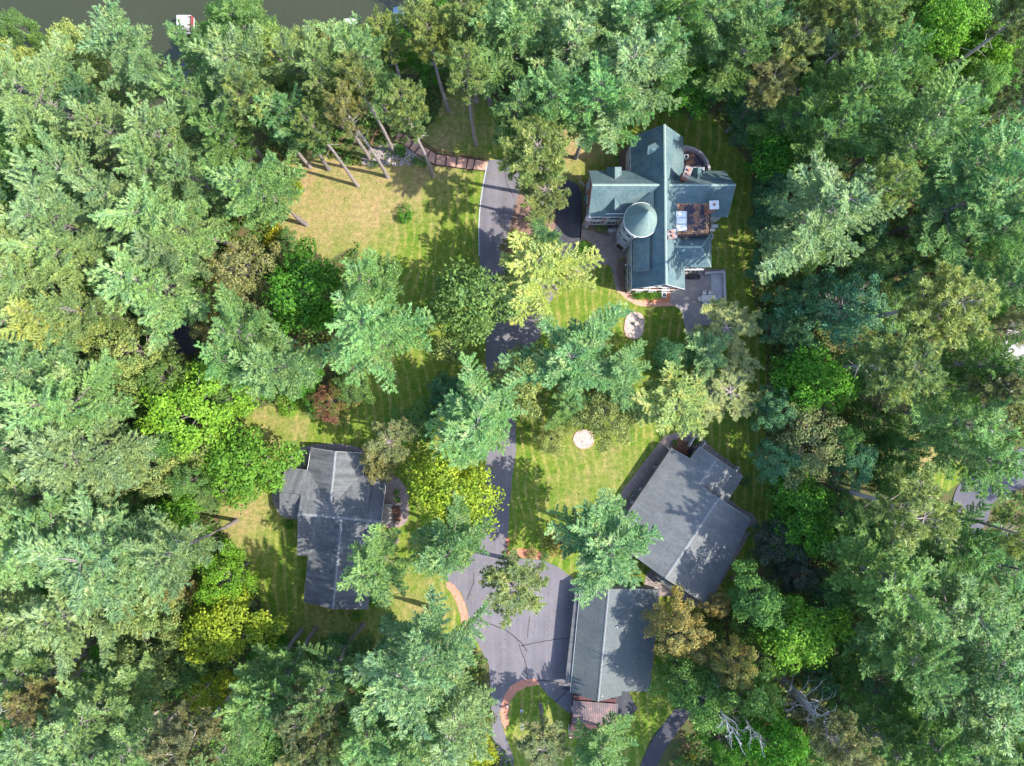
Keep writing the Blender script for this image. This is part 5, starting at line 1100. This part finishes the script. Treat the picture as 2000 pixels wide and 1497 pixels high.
# understorey where the canopy leaves holes in the wood
occ = []
for rw in rows:
    p, h = ground_of(rw); kz = 1 - KIND[rw['k']][4] * h / H; occ.append((p.x, p.y, rw['r'] * S * kz))
roads = [(335,140),(360,175),(405,215),(395,265),(345,330),(290,378),(280,440),(310,520),(345,580),(355,640),(350,690),(2040,900),(1990,915),(1945,930),(1900,965),(1895,1010),(1850,1045),(1912,845),(1935,815),(1965,740),(1985,670),(1480,1268),(1420,1310),(1370,1352),(1335,1388),(1295,1440),(1262,1500),(1790,870),(1800,900),(1820,870),(1800,930),(1850,950),(1880,920)]
added = 0; tries = 0
while added < 230 and tries < 26000:
    tries += 1; u = rgt.uniform(-40, 2040); v = rgt.uniform(-20, 1540); X_ = (u - CX) * S; Y_ = (CY - v) * S
    if gz_uv(np.array([u]), np.array([v]))[0] < -3.6: continue
    if any(in_poly(np.array([u + du]), np.array([v + dv_]), pl)[0] for pl in LAWN for du, dv_ in ((0, 0), (28, 0), (-28, 0), (0, 28), (0, -28))): continue
    if any((u - a) ** 2 + (v - b) ** 2 < 60 ** 2 for a, b in roads): continue
    if u > 1080 and u < 1520 and v > 200 and v < 1200: continue
    rr_ = rgt.uniform(2.2, 3.8)
    if any((X_ - a) ** 2 + (Y_ - b) ** 2 < (max(.8, c * .42) + rr_ * .62) ** 2 for a, b, c in occ): continue
    hh_ = rgt.uniform(8, 17); q = Vector((X_, Y_, 0)); kk_ = H / (H - .6 * hh_)
    c = rgt.choice(['dark', 'green', 'teal', 'olive', 'bright', 'olive', 'green', 'ochre', 'lime']) if u < 1450 else rgt.choice(['dark', 'teal', 'green', 'teal', 'grey', 'bright', 'green', 'olive', 'mint'])
    rows.append(dict(k=rgt.choice('MOOMW' if hh_ > 12 else 'MOO'), x=CX + X_ * kk_ / S, y=CY - Y_ * kk_ / S, r=rr_ / S * kk_, c=c, h=hh_, b=(u, v), under=True)); occ.append((X_, Y_, rr_)); added += 1
# labels: what it is, then which one, counted from a landmark
def size_word(rw):
    h = rw['h'] or KIND[rw['k']][3]
    if rw['k'] in 'SXY': return ''
    return 'low ' if h < 10.5 else ''
for rw in rows: rw['d'] = size_word(rw) + COL[rw['c']][1] + ' ' + ROUND[rw['k']]
RANK = ['nearest', 'second nearest', 'third nearest', 'fourth nearest', 'fifth nearest', 'sixth nearest']
used_labels = set()
for rw in rows:
    cand = sorted(MARK, key=lambda m: (m[0][0] - rw['x']) ** 2 + (m[0][1] - rw['y']) ** 2); best = None
    for mk in cand[:9]:
        (mx_, my_), nm = mk; s = sector(mx_, my_, rw['x'], rw['y'])
        same = sorted([(o['x'] - mx_) ** 2 + (o['y'] - my_) ** 2 for o in rows if o['d'] == rw['d'] and sector(mx_, my_, o['x'], o['y']) == s])
        rk_ = same.index((rw['x'] - mx_) ** 2 + (rw['y'] - my_) ** 2)
        if rk_ >= len(RANK): continue
        lab = f"{rw['d']}, {RANK[rk_]} {s} {nm}" if len(same) > 1 else f"{rw['d']}, the only one {s} {nm}"
        if lab in used_labels: continue
        if best is None or rk_ < best[0]: best = (rk_, lab)
        if rk_ == 0: break
    rw['label'] = best[1] if best else f"{rw['d']} standing in the wood"; rw['label'] = rw['label'].replace('the only one', 'alone') if len(rw['label'].split()) > 16 else rw['label']; used_labels.add(rw['label'])
GRP = {'W': 'white pines of the wood', 'R': 'red pines of the wood', 'M': 'broadleaf trees of the wood', 'O': 'fine-leaved trees of the wood', 'S': 'shrubs in the garden', 'X': 'bare trees', 'Y': 'bare trees'}
cnt_k = {}
def plant(rw):
    k = rw['k']; kn = KIND[k]; i = cnt_k.get(k, 0); cnt_k[k] = i + 1
    pr = PROTO[k][(i * 5 + rgt.randrange(3)) % len(PROTO[k])]
    p, h = ground_of(rw); h *= rgt.uniform(.97, 1.03); zc = kn[4] * h; R = rw['r'] * S * (1 - zc / H) * ((1.0 if math.hypot(rw['x'] - CX, rw['y'] - CY) < 560 else 1.12) if k == 'W' else 1.03)
    o = bpy.data.objects.new(kn[0], None); o.empty_display_size = .3; C.objects.link(o)
    o.location = (p.x, p.y, p.z - .05); o.rotation_euler = (0, 0, rgt.uniform(0, 6.283)); sc = R / pr['R']; o.scale = (sc, sc, h / pr['H'])
    tag(o, rw['label'], kn[1], GRP[k])
    c = np.array(COL[rw['c']][0]); j = 1 + rgt.uniform(-.22, .16); c = c * j * np.array([rgt.uniform(.86, 1.12), 1, rgt.uniform(.80, 1.06)])
    sc_, sh = SECOND.get(rw['c'], (tuple(c * 1.25), .36))
    th_ = 1.0 / sc if k in 'WR' else 1.0
    for nm in ('trunk', 'branches', 'crown'):
        if pr[nm] is None: continue
        q = bpy.data.objects.new(nm, pr[nm]); C.objects.link(q); q.parent = o
        if nm == 'crown':
            q.color = (*[float(t) for t in c], 1); q['second_colour'] = [float(t) for t in sc_]; q['second_share'] = float(sh)
        if nm == 'trunk' and k in 'WR': q.scale = (max(1, min(1.6, th_)), max(1, min(1.6, th_)), 1)
    return o
for rw in rows: plant(rw)
print('TREES', len(rows), cnt_k)

# small single plants in the garden
def plant_small(px, py, r, h, colour, label, cat='shrub', proto=0, group=None):
    pr = PROTO['S'][proto]; g = G(px, py); o = bpy.data.objects.new('shrub', None); C.objects.link(o); o.location = g; o.rotation_euler = (0, 0, rgt.uniform(0, 6)); s = r * S / pr['R']; o.scale = (s, s, h / pr['H'])
    tag(o, label, cat, group); c = COL[colour][0]
    for nm in ('branches', 'crown'):
        q = bpy.data.objects.new(nm, pr[nm]); C.objects.link(q); q.parent = o
        if nm == 'crown': q.color = (*c, 1); q['second_colour'] = [c[0] * 1.4, c[1] * 1.3, c[2]]; q['second_share'] = .36
plant_small(1142, 489, 13, 1.6, 'bright', 'round clipped bright green bush beside the dark drive')
for i, x in enumerate((1241, 1251, 1261, 1271, 1281)):
    plant_small(x, 577 + (i % 2) * 2, 9, 1.3, 'lime' if i % 2 else 'bright', ['leftmost', 'second', 'middle', 'fourth', 'rightmost'][i] + ' leafy bush of the row under the south gable', proto=i % 2, group='bushes under the south gable')
plant_small(795, 422, 18, 1.8, 'bright', 'lone bright green bush on the dry lawn'); plant_small(783, 297, 13, 1.5, 'bright', 'bright green bush on the rocks at the foot of a leaning pine'); plant_small(812, 318, 9, .8, 'green', 'left of two small green bushes at the rockery edge'); plant_small(828, 319, 10, .8, 'green', 'right of two small green bushes at the rockery edge')
plant_small(1357, 861, 8, 1.0, 'bright', 'dark green shrub between the slim walls of the angled house'); plant_small(1316, 865, 6, .8, 'dark', 'small dark bush left of the reddish deck')
plant_small(1172, 446, 12, .7, 'olive', 'sprawling low shrub in the bed below the west wing'); plant_small(775, 962, 6, .6, 'lime', 'upper of two little green bushes on the brown terrace'); plant_small(777, 976, 6, .6, 'lime', 'lower of two little green bushes on the brown terrace')
plant_small(703, 300, 12, 1.4, 'olive', 'small olive bush at the left end of the rockery'); plant_small(1222, 532, 5, .5, 'dark', 'tiny dark plant in the bed along the west wall')
for x, y, r, h, c, lb in ((560,1262,22,2,'dark','dark bush at the lower left edge of the grey house lawn'),(1000,1068,10,1.2,'lime','small bush on the red bed at the mouth of the asphalt court'),(1040,1080,12,1.2,'ochre','reddish-brown bush in the middle of the red bed'),(1065,1086,10,1,'green','little bush at the right tip of the red bed'),
    (725,1168,14,1.3,'bright','bright bush at the lower right corner of the grey house'),(700,1200,12,1,'lime','low bush just below the grey house'),(566,1025,9,1.2,'bright','bright bush in the corner left of the grey house'),(1250,1180,16,1.6,'dark','dark bush at the upper right of the garage'),(1455,940,12,1,'dark','dark bush near the pointed right corner'),
    (620,800,18,1.6,'green','green bush beside the red-leaved tree'),(570,790,24,1.8,'lime','lime bush at the top of the small tan lawn'),(527,760,22,2,'bright','bright bush under the minty pines')):
    plant_small(x, y, r, h, c, lb)

# ground plants of the wood, one mass
rgu = np.random.default_rng(99); cc_ = []
u = rgu.uniform(-120, 2120, 60000); v = rgu.uniform(-60, 1600, 60000); ok = np.ones(len(u), bool)
for pl in LAWN: ok &= ~in_poly(u, v, pl)
ok &= gz_uv(u, v) > -3.9
for a, b in roads: ok &= (u - a) ** 2 + (v - b) ** 2 > 42 ** 2
dens = np.sin(u * .021 + 1) * np.sin(v * .019 + 2) + np.sin(u * .051) * np.sin(v * .047) * .6; ok &= (dens + rgu.normal(0, .5, len(u))) > -.45
u, v = u[ok], v[ok]; hgt = rgu.uniform(.2, 1.1, len(u)) * (1 + .5 * np.sin(u * .03) * np.sin(v * .035)); base = np.stack([(u - CX) * S, (CY - v) * S, gz_uv(u, v) + hgt], 1)
n_ = 6; cen = np.repeat(base, n_, 0) + rgu.normal(0, .28, (len(base) * n_, 3)) * np.array([1, 1, .5]); nor = np.tile(np.array([[0, 0, 1.0]]), (len(cen), 1))
me = quad_mesh('undergrowth', quads_leaves(cen, nor, .38, rgu, .6), MAT['leaves']); o = bpy.data.objects.new('undergrowth', me); C.objects.link(o)
o.color = (.08, .17, .04, 1); o['second_colour'] = [.12, .15, .03]; o['second_share'] = .42
tag(o, 'low leafy undergrowth covering the floor of the wood', 'undergrowth', kind='stuff')

# fallen leaves and needles scattered over lawn, drive and roofs' surroundings
fl_ = np.random.default_rng(4); uu = fl_.uniform(430, 1500, 9000); vv = fl_.uniform(230, 1500, 9000); okk = in_poly(uu, vv, LAWN[0]) & ((np.sin(uu * .03) * np.sin(vv * .028) + fl_.normal(0, .6, 9000)) > .1) & (gz_uv(uu, vv) > -.05)
uu, vv = uu[okk], vv[okk]; cl = np.stack([(uu - CX) * S, (CY - vv) * S, np.full(len(uu), .06)], 1)
me = quad_mesh('fallen_leaves', quads_leaves(cl, np.tile(np.array([[0, 0, 1.0]]), (len(cl), 1)), .17, fl_, .3), MAT['leaves']); o = bpy.data.objects.new('fallen_leaves', me); C.objects.link(o)
o.color = (.22, .20, .06, 1); o['second_colour'] = [.18, .11, .05]; o['second_share'] = .42; tag(o, 'fallen leaves scattered over the lawns and the asphalt', 'leaves', kind='stuff')

# fallen logs and broken trunks lying about the wood
for (xa, ya, xb, yb, r, lb) in ((497, 1244, 563, 1222, .22, 'grey leaning log between the amber tree and the grey house lawn'), (564, 1222, 552, 1240, .18, 'short forked piece of grey trunk at the end of the leaning log'), (272, 1385, 298, 1365, .3, 'thick pale fallen log below the olive trees at lower left'), (285, 1408, 312, 1386, .18, 'thin fallen log beside the thick pale one'),
                            (150, 530, 190, 545, .3, 'dark fallen trunk in the wood left of the lane'), (135, 705, 162, 708, .2, 'short pale fallen log among the sage pines at left'), (1908, 560, 1955, 540, .3, 'grey log under the red pines at the right edge')):
    a, b = G(xa, ya), G(xb, yb); hz_ = 1.2 if 'leaning' in lb else .35
    o = MB().tube([a + Vector((0, 0, hz_ + 1.5 if 'lean' in lb else hz_)), a.lerp(b, .5) + Vector((.1, .1, hz_)), b + Vector((0, 0, .25))], [r * .8, r * .92, r], 9).obj('fallen_log', 'bark_rp'); tag(o, lb, 'log')
